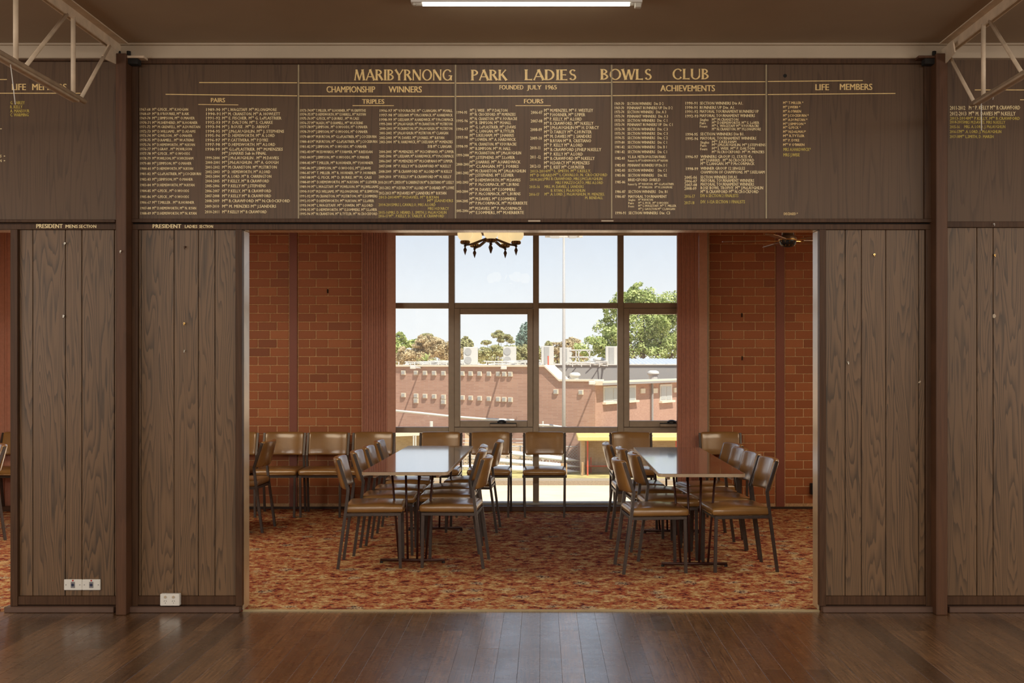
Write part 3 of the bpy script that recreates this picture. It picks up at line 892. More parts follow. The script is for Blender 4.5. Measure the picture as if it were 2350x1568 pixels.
t1 = [(510, '1973-74', 658, 'M^ T.MILLER, M^ R.HORNER, M^ M.GRIFFITHS'), (547, '1974-75', 657, 'M^ D.HEMSWORTH, M^ E.FARRELL, M^ N.RYAN'), (586, '1975-76', 594, 'M^ G.PECK, M^ D.BURKE , M^ M.CASS'),
      (628, '1976-77', 631, 'M^ N.ASH, M^ D.RAMELL, M^ W.ATKINS'), (666, '1977-78', 674, 'M^ J.SIMPSON , M^ O.WOODS, M^ O.MAHER'), (711, '1978-79', 675, 'M^ J.SIMPSON, M^ O.WOODS, M^ O.MAHER'),
      (758, '1979-80', 757, 'M^ M.BURTON, M^ G.LePLASTRIER, M^ J.COCKBURN'), (805, '1980-81', 766, 'M^ M.BURTON, M^ G.LePLASTRIER, M^ J.COCKBURN'), (852, '1981-82', 666, 'M^ J.SIMPSON, M^ O.WOODS, M^ O.MAHER'),
      (902, '1982-83', 721, 'M^ W.EDWARDS, M^ F.FARMER, M^ B.REDDAN'), (953, '1983-84', 691, 'M^ J.SIMPSON, M^ O.WOODS, M^ O.MAHER'), (1006, '1984-85', 728, 'M^ T.MILLER, M^ R.HORNER, M^ P.HORNER'),
      (1056, '1985-86', 706, 'M^ J.SIMPSON, M^ O.WOODS, M^ J.DAVIS'), (1101, '1986-87', 756, 'M^ T. MILLER. M^ R. HORNER. M^ P. HORNER'), (1144, '1987-88', 714, 'M^ G. PECK. M^ D. BURKE. M^ M. CASS'),
      (1188, '1988-89', 765, 'M^ D.HEMSWORTH. M^ N.RYAN. M^ S.LEVIER'), (1232, '1989-90', 777, 'M^ L.WAGSTAFF. M^ M.WILSON. M^ M.J.WILLIAMS'), (1277, '1990-91', 774, 'M^ M.D.WILLIAMS. M^ M.LONGMORE. M^ B.SIMPSON'),
      (1322, '1991-92', 768, 'M^ M.CRANSTON. M^ M.STIRTON. M^ E.SOMMERS'), (1366, '1992-93', 736, 'M^ D.HEMSWORTH. M^ N.RYAN. M^ S.LeVIER'), (1409, '1993-94', 727, 'M^ L.WAGSTAFF. M^ I.OWEN. M^ A.LORD'),
      (1450, '1994-95', 764, 'M^ D.HEMSWORTH. M^ E.SOMMERS. M^ S.LeVIER'), (1489, '1995-96', 768, 'M^ N.CRANSTON. M^ R.TYTLER. M^ N.CROCKFORD')]
two(hb, 680, 130, 4.127, t1, (38, 136, 35), 144, cap=5.9)
t2 = [(512, '1996-97', 1480, 'M^ V.FOURACRE. M^ C.LANGAN. M^ M.HALL'), (554, '1997-98', 1480, 'M^ S.KELHAM. M^ F.McCORMACK. M^ A.HARDWICK'), (597, '1998-99', 1488, 'M^ S.KELHAM. M^ A.HARDWICK. M^ P.McCORMACK'),
      (638, '1999-2000', 1477, 'M^ J.McLAUGHLIN. M^ M.CRANSTON. M^ M.STIRTON'), (681, '2000-2001', 1477, 'M^ M.CRANSTON. M^ J.McLAUGHLIN. M^ M.STIRTON'), (724, '2001-2002', 1438, 'M^ J.McLAUGHLIN. M^ M.STIRTON. M^ C.LANGAN'),
      (768, '2002-2003', 1400, 'M^ M. DAVIES. M^ J.FORBES. M^ B.RYAN'), (808, '2003-2004', 1480, 'M^ R. HARDWICK, M^ S.KELHAM, M^ M.MENZIES'), (901, '2004-2005', 1492, 'M^ M.MENZIES, M^ M.SCHIPANO, M^ S.PIPER'),
      (943, '2005-2006', 1492, 'M^ L.KELHAM, M^ A.HARDWICK, M^ P.McCORMACK'), (990, '2006-2007', 1480, 'M^ M.MENZIES M^ M.SCHIPANO M^ S.PIPER'), (1037, '2007-2008', 1465, 'M^ P. KELLY M^ B.CRAWFORD M^ N.KELLY'),
      (1088, '2008-2009', 1476, 'M^ B.CRAWFORD M^ A.LORD M^ N KELLY'), (1138, '2009-2010', 1468, 'M^ P.KELLY M^ B.CRAWFORD M^ N. KELLY')]
two(hb, 680, 130, 4.127, t2, (799, 915, 776), 922, cap=6.2)
block(hb, 680, 130, 4.127, [(851, 1245, 1467, 'SUB M^ C LANGAN'), (1191, 773, 874, '2010-2011'), (1191, 884, 1492, 'M^ L.SMITH M^ B.CARRINGTON M^ R.CRISTIANO M^ S.KELLY'),
      (1243, 786, 893, '2011-2012'), (1243, 907, 1495, "M^ H.D'ARCY M^ A.LORD M^ D.HEARD M^ LOWE"), (1293, 783, 895, '2012-2013'), (1293, 907, 1420, 'M^ M.DAVIES M^ J.SANDERS M^ B.RYAN')], 'gold2', 6.6)
block(hb, 680, 130, 4.127, [(1332, 782, 942, '2013-2014'), (1332, 950, 1348, 'M^ M.DAVIES, M^ B.RYAN'), (1365, 1242, 1485, 'M^ JSANDERS'), (1403, 780, 915, '2014-2015'), (1403, 920, 1320, 'MRS L.CAVALLO, MRS A.LORD'),
      (1439, 1247, 1445, "MRS H.D'ARCY"), (1476, 779, 878, '2015-16'), (1476, 882, 1422, 'MRS. D. HEARD, L. SMITH, J. McLAUCHLIN'), (1510, 779, 872, '2016-17'), (1510, 880, 1400, 'M^ . P.KELLY, D. TABLEY, B. CRAWFORD')], 'vinyl', 6.2, 'yellow_lettering')
f1d = [(528, 35, 133, '1994-95'), (608, 35, 138, '1995-96'), (686, 35, 140, '1996-97'), (765, 35, 137, '1997-98'), (850, 35, 137, '1998-99'), (933, 35, 148, '1999-2000'), (1020, 31, 150, '2000-2001'),
       (1102, 28, 146, '2001-2002'), (1190, 24, 143, '2002-2003'), (1277, 24, 141, '2003-2004'), (1368, 24, 141, '2004-2005'), (1460, 22, 145, '2005-2006')]
f1n = [(509, 513, 'M^ J. WISE . M^ P.DALTON'), (547, 590, 'M^ N. CROCKFORD. M^ M.MENZIES'), (588, 606, 'M^ N. CRANSTON. M^ V. FOURACRE'), (626, 549, 'M^ B. SIMPSON. M^ M.HALL'),
       (667, 593, 'M^ G. LePLASTRIER. M^ J.DAVIS'), (706, 579, 'M^ C. LANGAN. M^ R.TYTLER'), (745, 575, 'M^ S.KELHAM. M^ J.HARRIS'), (785, 593, 'M^ I.OWEN. M^ A. HARDWICK'),
       (829, 599, 'M^ N. CRANSTON. M^ V.FOURACRE'), (871, 546, 'M^ B.SIMPSON. M^ M. HALL'), (912, 643, 'M^ M.CRANSTON. M^ J.McLAUGHLIN'), (955, 584, 'M^ J.STEPHENS. M^ S.LeVIER'),
       (998, 637, 'M^ J.HARRIS. M^ A.HARDWICK'), (1039, 620, 'M^ C.LANGAN. M^ J. FORBES'), (1083, 686, 'M^ M.CRANSTON. M^ J.McLAUGHLIN'), (1123, 573, 'M^ J.STEPHENS. M^ S.LEVIER'),
       (1169, 637, 'M^ D.HEMSWORTH, M^ M.DAVIES'), (1211, 624, 'M^ P. McCORMACK, M^ L.BURNS'), (1259, 588, 'M^ M. DAVIES, M^ E.SOMMERS'), (1299, 637, 'M^ P. McCORMACK, M^ L.BURNS'),
       (1347, 596, 'M^ M.DAVIES. M^ E.SOMMERS'), (1388, 702, 'M^ P.McCORMACK, M^ M.HERBERTE'), (1437, 649, 'M^ M.DAVIES, M^ P. McCORMACK'), (1477, 669, 'M^ E.SOMMERS, M^ M.HERBERTE')]
block(hb, 1040, 130, 4.127, f1d, 'gold2', 6.2)
block(hb, 1040, 130, 4.127, [(y, 160 - (y - 509) * .005, x, s) for y, x, s in f1n], 'gold2', 6.6)
f2 = [(528, 737, 845, '2006-07'), (610, 735, 844, '2007-08'), (691, 732, 840, '2008-09'), (773, 731, 840, '2009-10'), (864, 730, 823, '2010-11'), (951, 730, 828, '2011 -12'), (1038, 728, 826, '2012-13')]
f2n = [(509, 1325, 'M^ M.MENZIES, M^ F. WESTLEY'), (550, 1250, 'M^ P.HORNER, M^ S.PIPER'), (591, 1218, 'M^ P. KELLY, M^ A.LORD'), (632, 1328, 'M^ B.CRAWFORD, M^ N.KELLY'), (672, 1380, "M^ J.McLAUGHLIN M^ H. D'ARCY"),
       (713, 1311, 'M^ D.TABLEY M^ C.HUNTER'), (755, 1309, 'M^ M. DAVIES M^ J. SANDERS'), (797, 1307, 'M^ B.RYAN M^ R. CRISTIANO'), (838, 1227, 'M^ P. KELLY M^ A.LORD'), (880, 1402, 'M^ B.CRAWFORD J.PHILP N.KELLY'),
       (923, 1227, 'M^ P. KELLY M^ A.LORD'), (964, 1340, 'M^ B.CRAWFORD M^ N.KELLY'), (1006, 1291, 'M^ H.DARCY M^ M.MENZIES'), (1047, 1243, 'M^ E. KEIT M^ C.HUNTER')]
block(hb, 1040, 130, 4.127, f2 + [(y, 862, x, s) for y, x, s in f2n], 'gold2', 7.0)
block(hb, 1040, 130, 4.127, [(1085, 730, 888, '2013-2014'), (1083, 895, 1305, 'M^ L. SMITH. M^ S.KELLY,'), (1123, 730, 943, 'M^ D HEARD'), (1120, 950, 1460, 'M^ L.CAVALLO, N. CROCKFORD'), (1164, 727, 860, '2014-2015'),
      (1157, 864, 1412, 'MRS B.CRAWFORD, MRS J.MCLAUGHLIN'), (1194, 970, 1420, 'MRS F.MAZZOCATO, MRS A.LORD'), (1233, 722, 820, '2015-16'), (1231, 866, 1236, 'MRS. M. DAVIES, J. SANDERS'), (1268, 926, 1250, 'B. RYAN, J. McLAUGHLIN'),
      (1305, 720, 815, '2016-17'), (1303, 866, 1434, 'M^ .A. LORD, J. McLAUGHLIN, M. MENZIES.'), (1337, 1250, 1418, 'M. BENDALL')], 'vinyl', 6.2, 'yellow_lettering')
a1 = [(445, '1969-70', 392, 'SECTION WINNERS', 'Div. D 2', 506, 418), (485, '1969-70', 494, 'PENNANT RUNNERS UP', 'Div. D 2', 592, 506), (524, '1973-74', 412, 'SECTION WINNERS', 'Div. A 3', 531, 437),
      (565, '1973-74', 436, 'PENNANT WINNERS', 'Div. A 3', 549, 459), (605, '1973-74', 427, 'SECTION WINNERS', 'Div. C 1', 541, 448), (644, '1973-74', 489, 'PENNANT RUNNERS UP', 'Div. C 1', 592, 508),
      (687, '1973-74', 427, 'SECTION WINNERS', 'Div. C 3', 546, 450), (728, '1973-74', 427, 'SECTION WINNERS', 'Div. C 3', 546, 450), (769, '1974-75', 427, 'SECTION WINNERS', 'Div. C 2', 546, 450),
      (812, '1979-80', 427, 'SECTION WINNERS', 'Div. C 1', 538, 452), (856, '1981-82', 427, 'SECTION WINNERS', 'Div. B 1', 536, 452), (902, '1981-82', 427, 'SECTION WINNERS', 'Div. C 1', 538, 452),
      (963, '1982-83', 0, '', '', 0, 0), (1029, '1982-83', 455, 'PENNANT RUNNERS UP', 'Div. D 1', 537, 462), (1077, '1982-83', 413, 'SECTION WINNERS', 'Div. C 1', 535, 455), (1124, '1985-86', 415, 'SECTION WINNERS', 'Div. B2', 538, 455),
      (1188, '1985-86', 0, '', '', 0, 0), (1279, '1986-87', 433, 'SECTION WINNERS', 'Div. B1', 543, 463), (1325, '1986-87', 538, 'MAYORAL TOURNAMENT', '', 0, 0), (1481, '1990-91', 453, 'SECTION WINNERS', 'Div. C3', 568, 471)]
L = []
for y, d, x1, s, s2, x3, x2 in a1:
    k = (y - 445) / 1036
    L.append((y, 45 + 8 * k, 132 + 16 * k, d))
    if s: L.append((y, 162 + 14 * k, x1, s))
    if s2: L.append((y, x2, x3, s2))
L += [(949, 169, 526, 'V.L.B.A. METROPOLITAN PAIRS'), (1167, 172, 478, 'BRIDGFORD SHIELD')]
block(hb, 1400, 130, 4.127, L, 'gold2', 6.2)
block(hb, 1400, 130, 4.127, [(985, 170, 546, 'Runners Up M^ D.HEMSWORTH, M^ N.RYAN'), (1209, 171, 255, 'Runners Up'), (1207, 270, 408, 'M^ M.BURTON.'), (1207, 422, 604, 'M^ G.LePLASTRIER'), (1238, 270, 398, 'M^ M WILSON'), (1238, 423, 590, 'M^ M. LONGMORE'),
      (1357, 174, 238, 'Singles'), (1356, 268, 405, 'M^ M BURTON'), (1388, 174, 225, 'Pairs'), (1386, 268, 552, 'M^ G. PECK . M^ O.WOODS'), (1418, 174, 228, 'Fours'), (1413, 268, 626, 'M^ L.WAGSTAFF. M^ T. MILLER'), (1443, 268, 614, 'M^ J. GAULTON M^ C.LANGAN')], 'gold2', 4.8)
block(hb, 1400, 130, 4.127, [(441, 715, 826, '1990-91'), (441, 851, 1258, 'SECTION WINNERS Div A1.'), (482, 715, 826, '1990-91'), (482, 851, 1184, 'RUNNERS UP Div. A1.'), (521, 716, 835, '1991-92'), (519, 851, 1408, 'MAYORAL TOURNAMENT RUNNERS UP'),
      (563, 716, 836, '1992-93'), (559, 851, 1372, 'MAYORAL TOURNAMENT WINNERS'), (736, 719, 831, '1994-95'), (733, 855, 1272, 'SECTION WINNERS Div B1.'), (777, 719, 834, '1995-96'), (773, 855, 1384, 'MAYORAL TOURNAMENT WINNERS'),
      (949, 719, 833, '1996-97'), (947, 857, 1344, "WINNERS GROUP 12. STATE 4's"), (981, 857, 1365, 'M^ J.HARRIS . M^ N.CROCKFORD'), (1014, 857, 1368, 'M^ C.LANGAN. M^ P.McCORMACK'),
      (1062, 721, 834, '1998-99'), (1058, 857, 1278, 'WINNER GROUP 12 SINGLES'), (1094, 857, 1464, 'CHAMPION OF CHAMPIONS. M^ S.KELHAM')], 'gold2', 6.4)
block(hb, 1400, 130, 4.127, [(597, 851, 932, 'Singles'), (596, 966, 1214, 'M^ M.CRANSTON'), (629, 851, 907, 'Pairs'), (626, 966, 1413, 'M^ D.HEMSWORTH. M^ S. LeVIER'), (660, 851, 921, 'Fours'), (656, 966, 1410, 'M^ L. WAGSTAFF M^ V.FOURACRE'),
      (687, 966, 1429, 'M^ N.CRANSTON. M^ M.LONGMORE'), (812, 855, 938, 'Singles'), (807, 966, 1195, 'M^ S.KELHAM'), (842, 855, 912, 'Pairs'), (836, 966, 1471, 'M^ J.McLAUGHLIN. M^ J.STEPHENS'), (875, 855, 921, 'Fours'),
      (870, 966, 1369, 'M^ J. WISE. M^ P. DALTON'), (903, 966, 1461, 'M^ N.CROCKFORD. M^ M. MENZIES')], 'gold2', 5.8)
block(hb, 1400, 130, 4.127, [(1144, 706, 823, '2005-06'), (1141, 856, 1199, 'SECTION WINNERS DIV.A1'), (1180, 706, 823, '2006-07'), (1174, 858, 1364, 'MAYORAL TOURNAMENT WINNERS'), (1215, 706, 823, '2007-08'), (1209, 858, 1364, 'MAYORAL TOURNAMENT WINNERS'),
      (1249, 705, 818, '2008-09'), (1243, 858, 1449, 'ROSE BOWL TROPHY. M^ J.McLAUGHLIN'), (1279, 858, 1407, 'M^ B.CRAWFORD M^ N.CROCKFORD')], 'gold2', 6.8)
block(hb, 1400, 130, 4.127, [(1323, 706, 803, '2016-17'), (1317, 856, 1215, 'DIV 6 SECTION 2 FINALISTS'), (1384, 705, 798, '2017-18'), (1375, 858, 1278, 'DIV. 1-12A SECTION 1 FINALISTS')], 'vinyl', 7, 'yellow_lettering')
lm = [(437, 386, 'M^ T.MILLER *'), (478, 357, 'M^ J.WEBB *'), (518, 364, "M^ A.O'BRIEN"), (558, 436, 'M^ J.COCKBURN *'), (598, 424, 'M^ A.DUNSTAN *'), (637, 408, 'M^ J.SIMPSON *'), (672, 362, 'M^ G.PECK *'), (711, 410, 'M^ N.DALMAU*'),
      (750, 396, 'M^ R.TYTLER'), (792, 348, 'M^ P. DYKE'), (834, 395, "M^ V O'BRIEN")]
block(hb, 1750, 130, 4.126, [(y, 195, x, s) for y, x, s in lm] + [(1489, 203, 333, 'DECEASED *')], 'gold', 5.6)
block(hb, 1750, 130, 4.126, [(879, 198, 456, 'MRS A.HARDWICK*'), (930, 198, 352, 'MRS J.WISE')], 'vinyl', 7, 'yellow_lettering')
# a round hole in the fifth panel
x, y, z = P(1801.5, 174, BY)
o = B().lathe([(.011, 0), (.011, .002)], 16).obj('bored_hole', 'dark', hb)
o.rotation_euler = (R(90), 0, 0); o.location = (x, BY, z)
B().box(P(1212, 509, 6.835), (PX(1240, 6.835), 6.8385, PZ(505.5, 6.835))).obj('worn_sticker', 'cornice', hb)
B().box(P(1380, 508.5, 6.835), (PX(1408, 6.835), 6.8385, PZ(505.5, 6.835))).obj('worn_sticker', 'cornice', hb)

# left and right honour boards
hl = tag(empty('honour_board'), 'honour board left of the left post, headed life members with four yellow names', 'honour board', 'honour boards above the partition')
bpart(hl, 'board_panel', -330, 266, 140, 505, 'board', BY, 6.886, .0008)
bpart(hl, 'board_panel', -900, -331, 140, 505, 'board', BY, 6.886, .0008)
bpart(hl, 'frame_rail', -900, 266, 131, 140, 'frame', 6.846, 6.885)
bpart(hl, 'frame_rail', -900, 266, 504.5, 511, 'frame', 6.838, 6.885)
rule(hl, -300, 16, 182.5); rule(hl, -300, 185, 214)
for it in [(559, 78, 166, 'LIFE'), (559, 208, 427, 'MEMBERS')]: block(hl, 0, 0, 2.8, [it], 'gold', 14)
block(hl, 0, 0, 2.8, [(660, 66, 159, 'G. TABLEY'), (687, 66, 144, 'R. KELLY'), (713, 66, 189, 'A. MANSOUR'), (738, 66, 183, 'C. WARMING')], 'vinyl', 7, 'yellow_lettering')
block(hl, 0, 0, 2.8, [(828, 0, 12, '\u2022'), (1003, 23, 34, '\u2022'), (1033, 23, 34, '\u2022'), (1003, -30, 10, 'MAS'), (1033, -30, 10, 'SON')], 'gold2', 6)
hr = tag(empty('honour_board'), 'honour board right of the right post with seven lines of recent winners', 'honour board', 'honour boards above the partition')
bpart(hr, 'board_panel', 2172, 2900, 133, 508, 'board', BY, 6.886, .0008)
bpart(hr, 'board_panel', 2901, 3900, 133, 508, 'board', BY, 6.886, .0008)
bpart(hr, 'frame_rail', 2172, 3900, 128, 133, 'frame', 6.846, 6.885)
rule(hr, 2237, 2700, 206.5); rule(hr, 2341, 2500, 229)
block(hr, 2030, 0, 2.903, [(719, 436, 538, '2011-2012'), (717, 562, 903, 'M^ P. KELLY M^ B.CRAWFORD'), (757, 436, 545, '2012-2013'), (757, 562, 872, 'M^ M. DAVIES M^ N.KELLY')], 'gold2', 8.6)
block(hr, 2030, 0, 2.903, [(788, 437, 553, '2013-2014'), (789, 556, 902, 'M^ P.KELLY, M^ B.CRAWFORD'), (813, 435, 527, '2014-2015'), (815, 529, 804, 'MRS M.DAVIES, MRS N.KELLY'), (845, 435, 500, '2015-16'), (844, 531, 804, 'MRS. A. LORD, J. McLAUGHLIN'),
      (877, 435, 499, '2016-17'), (877, 501, 777, 'M^ .A. LORD, J. McLAUGHLIN'), (910, 435, 498, '2017-18'), (910, 501, 725, 'M^ L.SMITH, D. MARSH')], 'vinyl', 6.6, 'yellow_lettering')
# president headings painted on the header rail
TYS = TY; TY = 6.8490
block(part, 0, 0, 2.8, [(1453, 234, 402, 'PRESIDENT')], 'gold2', 9, 'gold_lettering')
block(part, 0, 0, 2.8, [(1455, 422, 500, 'MENS'), (1455, 508, 618, 'SECTION')], 'gold2', 7.2, 'gold_lettering')
block(part, 0, 490, 3.075, [(90, 1078, 1278, 'PRESIDENT')], 'gold2', 8.6, 'gold_lettering')
block(part, 0, 490, 3.075, [(92, 1305, 1392, 'LADIES'), (92, 1407, 1503, 'SECTION')], 'gold2', 6.8, 'gold_lettering')
TY = TYS

# ================================================================== TRUSSES
def truss(name, label, X, flip, ys, end_y, zb):
    """steel ceiling truss in the vertical plane x = X, running towards the viewer"""
    t = tag(empty(name, (X, 6.8, 0)), label, 'truss', 'painted steel roof trusses')
    def L(y, z): return (0, y - 6.8, z)
    s = 1 if flip else -1        # side of the camera is -s
    b = B()
    b.box((s * .045, .10, CEIL - .008), (-s * .055, -10.3, CEIL - .0005), .001)
    b.obj('top_flange', 'truss', t)
    b = B(); b.box((-s * .006, .03, CEIL - .062), (s * .004, -10.3, CEIL - .008), .001)
    b.box((s * .045, .03, CEIL - .05), (s * .037, -10.3, CEIL - .008), .001)
    b.obj('top_chord', 'truss', t)
    b = B().tube([L(end_y, zb), L(-3.4, zb)], .0145, 12)
    b.obj('bottom_chord', 'truss', t, True)
    b = B().box((-.03, end_y - .1 - 6.8, zb - .027), (.012, -10.2, zb - .014), .002)
    b.obj('bottom_rod', 'truss', t, True)
    for i in range(9):
        y = ys[0] - i * ys[1]
        B().tube([L(y, CEIL - .05), L(y, zb)], .0125, 10).obj('strut', 'truss', t, True)
        y1 = ys[2] if i == 0 else y + .4 - .0
    prev = ys[2]
    dg = ys[3]
    for (ya, yb) in dg:
        B().tube([L(ya, CEIL - .06), L(yb, zb)], .0105, 8).obj('brace', 'truss', t, True)
    for i in range(7):
        ya = dg[-1][0] - (i + 1) * ys[1]; yb = dg[-1][1] - (i + 1) * ys[1]
        B().tube([L(ya, CEIL - .06), L(yb, zb)], .0105, 8).obj('brace', 'truss', t, True)
    g = [(-.004, -.14, CEIL - .04), (-.004, .045, CEIL - .04), (-.004, .045, 3.297), (-.004, .02, 3.292), (-.004, -.235, 3.27), (-.004, -.245, 3.285)]
    if flip: g = [(-.04, -.17, CEIL - .04), (-.04, .055, CEIL - .04), (-.04, .055, 3.275), (-.04, -.20, 3.315)]
    B().prism(g, (.008, 0, 0)).obj('gusset_plate', 'truss', t)
    return t
tl = truss('roof_truss', 'cream painted steel truss meeting the left post', -2.545, False, (6.144, .67, 6.66, [(6.66, 6.24), (6.06, 5.57)]), 6.30, 2.958)
tr = truss('roof_truss', 'cream painted steel truss meeting the right post', 2.44, True, (6.27, .62, 6.85, [(6.82, 6.40), (6.18, 5.76)]), 6.44, 2.975)
# thin cords hanging from the trusses
def cord(name, label, pts, r, mat):
    return tag(B().tube(pts, r, 5).obj(name, mat, None, True), label, 'cord')
cord('hanging_cord', 'thin white cord dangling from the left truss over the life members names', [(-2.545, 5.415, 2.948), P(30, 195, 5.415), P(35, 240, 5.415)], .0022, 'white')
cord('cable_tie', 'white cable tie hanging from the tip of the right truss', [(2.44, 6.30, 2.965), P(2252, 262, 6.3), P(2252.5, 300, 6.3)], .0028, 'white')
cord('cable_tie', 'short pale tie looped under the right truss chord', [P(2278, 214, 6.25), P(2280, 222, 6.25), P(2278, 229, 6.25)], .0025, 'white')
# ---- fluorescent lamp
yl, zl = 5.97, PZ(8, 5.97)
fl = tag(empty('fluorescent_lamp', (PX(1208, yl), yl, 0)), 'lit bare fluorescent tube fitting on the hall ceiling', 'lamp')
xa, xb = PX(970, yl) - PX(1208, yl), PX(1445, yl) - PX(1208, yl)
B().tube([(xa, 0, zl), (xb, 0, zl)], .013, 16).obj('tube', 'tube', fl, True)
B().tube([(xa - .035, 0, zl), (xa, 0, zl)], .0135, 12).obj('end_cap', 'wtube', fl, True)
B().tube([(xb, 0, zl), (xb + .03, 0, zl)], .0135, 12).obj('end_cap', 'wtube', fl, True)
B().box((xa - .05, -.012, zl - .012), (xa - .035, .012, CEIL - .03), .002).obj('lamp_holder', 'wtube', fl)
B().box((xb + .025, -.018, zl - .024), (xb + .06, .018, CEIL - .03), .004).obj('lamp_holder', 'wtube', fl)
B().box((xa - .06, -.03, CEIL - .032), (xb + .065, .03, CEIL), .003).obj('batten', 'white', fl)

# ================================================================== BLINDS
def blind(name, label, x0, x1, plate_at, group='vertical blinds'):
    t = tag(empty(name, ((x0 + x1) / 2, DB - .12, 0)), label, 'blind', group)
    cx = (x0 + x1) / 2
    z0, z1 = bz(1003) - .75, 2.86
    pw = .085
    lo, hi = (x0, x1 - pw) if plate_at == 'right' else (x0 + pw, x1)
    n = 15
    for i in range(n):
        x = lo + (hi - lo) * (i + .5) / n - cx
        B().box((x - .0070, -.04 + .004 * (i % 3), z0), (x + .0070, .045, z1), .0035).obj('slat', 'blind', t)
    B().box((lo - cx, -.018, z0), (hi - cx, -.010, z1)).obj('slat', 'blind', t)
    px0 = (hi if plate_at == 'right' else x0) - cx
    B().box((px0, -.035, z0), (px0 + pw, -.029, z1)).obj('slat', 'blind_lit', t)
    B().box((x0 - cx - .01, -.045, z1), (x1 - cx + .01, .05, z1 + .05), .003).obj('head_rail', 'white', t)
    return t
blind('vertical_blind', 'stacked rust coloured vertical blind left of the big window', PX(831, 11.52), PX(909, 11.52), 'right')
blind('vertical_blind', 'stacked rust coloured vertical blind right of the big window', PX(1554, 11.52), PX(1622, 11.52), 'right')
blind('vertical_blind', 'rust vertical blind seen through the far left opening', PX(-200, 11.52), PX(60, 11.52), 'right')
B().box((PX(1622.5, 11.5), 11.49, .3), (PX(1626, 11.5), 11.60, 2.85), .002).obj('trim_5', 'alu')
tag(bpy.data.objects['trim_5'], 'slim metal upright between right blind and brickwork', 'trim', kind='structure')

# ================================================================== CHAIRS
def make_chair():
    c = empty('dining_chair')
    # leg path, x forward
    def rear(y):
        return [(-.225, y, .0), (-.170, y, .405), (-.150, y, .575), (-.222, y, .792)]
    for s in (-1, 1):
        B().tube(rear(s * .205), .0105, square=True).obj('leg', 'chairsteel', c)
    for s in (-1, 1):
        B().tube([(.225, s * .19, 0), (.218, s * .195, .40)], .0105, square=True).obj('leg', 'chairsteel', c)
    f = B()
    z0, z1 = .385, .406
    for s in (-1, 1): f.box((-.17, s * .205 - .010, z0), (.228, s * .205 + .010, z1), .001)
    f.box((.208, -.195, z0), (.228, .195, z1), .001); f.box((-.178, -.195, z0), (-.158, .195, z1), .001)
    f.obj('seat_frame', 'chairsteel', c)
    def dome(p):
        u = p.x / .21; v = p.y / .21
        top = max(0, p.z) / .028
        return Vector((p.x + .035, p.y, p.z + .436 + top * (.012 * (1 - u * u) * (1 - v * v)) - top * .004 * (u > .6) ))
    s_ = B().rbox(.213, .212, .030, .024, 6, 6, 1, dome)
    seat = s_.obj('seat', 'vseat', c, True)
    B().tube([(.25, -.19, .418), (.25, .19, .418)], .004, 6).obj('piping', 'vseat', seat, True)
    def lean(p):
        # local: x thickness, y width, z height  -> leaning, curved pad
        t = (p.z + .115) / .23
        x = -.158 + (-.215 + .158) * t
        bow = -.044 * (1 - (p.y / .2) ** 2)
        return Vector((x + p.x + bow, p.y, .578 + t * .222))
    B().rbox(.023, .194, .119, .021, 1, 9, 4, lean).obj('backrest', 'vseat', c, True)
    b = B()
    for s in (-1, 1):
        for (x, z) in ((-.166, .60), (-.212, .765)):
            b.tube([(x, s * .214, z), (x, s * .219, z)], .006, 6)
    b.obj('screw', 'chairsteel', c)
    return c
def copy_tree(o, parent=None):
    c = o.copy(); COL.objects.link(c); c.parent = parent
    for ch in list(o.children): copy_tree(ch, c)
    return c
proto = make_chair()
used = [False]
def chair(xr, yc, face, yaw, label, group):
    """xr = x of the rear leg feet for side-facing chairs"""
    o = proto if not used[0] else copy_tree(proto)
    used[0] = True
    if face == 'right': loc = (xr + .225, yc, .008); rz = 0
    elif face == 'left': loc = (xr - .225, yc, .008); rz = math.pi
    else: loc = (xr, yc, .008); rz = -math.pi / 2
    o.location = loc; o.rotation_euler = (0, 0, rz + R(yaw))
    tag(o, label, 'chair', group)
    return o
GL = 'chairs along the left side of the left table'
GR = 'chairs along the right side of the left table'
HL = 'chairs along the left side of the right table'
HR = 'chairs along the right side of the right table'
GW = 'chairs standing against the back wall'
T = 'tan vinyl chair, '
chair(-1.50, 8.44, 'right', 4, T + 'left side of left table, nearest the viewer', GL)
chair(-1.47, 8.99, 'right', 2, T + 'left side of left table, second from the near end', GL)
chair(-1.45, 9.47, 'right', 2, T + 'left side of left table, third from the near end', GL)
chair(-1.46, 10.17, 'right', 2, T + 'left side of left table, farthest from the viewer', GL)
chair(-.42, 8.46, 'left', -3, T + 'right side of left table, nearest the viewer', GR)
chair(-.495, 9.07, 'left', 0, T + 'right side of left table, second from the near end', GR)
chair(-.51, 9.56, 'left', 0, T + 'right side of left table, third from the near end', GR)
chair(-.395, 10.18, 'left', -2, T + 'right side of left table, farthest and pulled out a little', GR)
chair(.555, 8.24, 'right', 5, T + 'left side of right table, nearest the viewer', HL)
chair(.71, 8.76, 'right', 3, T + 'left side of right table, second and pushed in', HL)
chair(.655, 9.34, 'right', 4, T + 'left side of right table, third from the near end', HL)
chair(.57, 9.84, 'right', 2, T + 'left side of right table, farthest from the viewer', HL)
chair(1.665, 8.30, 'left', 5, T + 'right side of right table, nearest the viewer', HR)
chair(1.64, 8.82, 'left', 4, T + 'right side of right table, second from the near end', HR)
chair(1.62, 9.25, 'left', 5, T + 'right side of right table, third from the near end', HR)
chair(1.66, 9.75, 'left', 12, T + 'right side of right table, farthest from the viewer', HR)
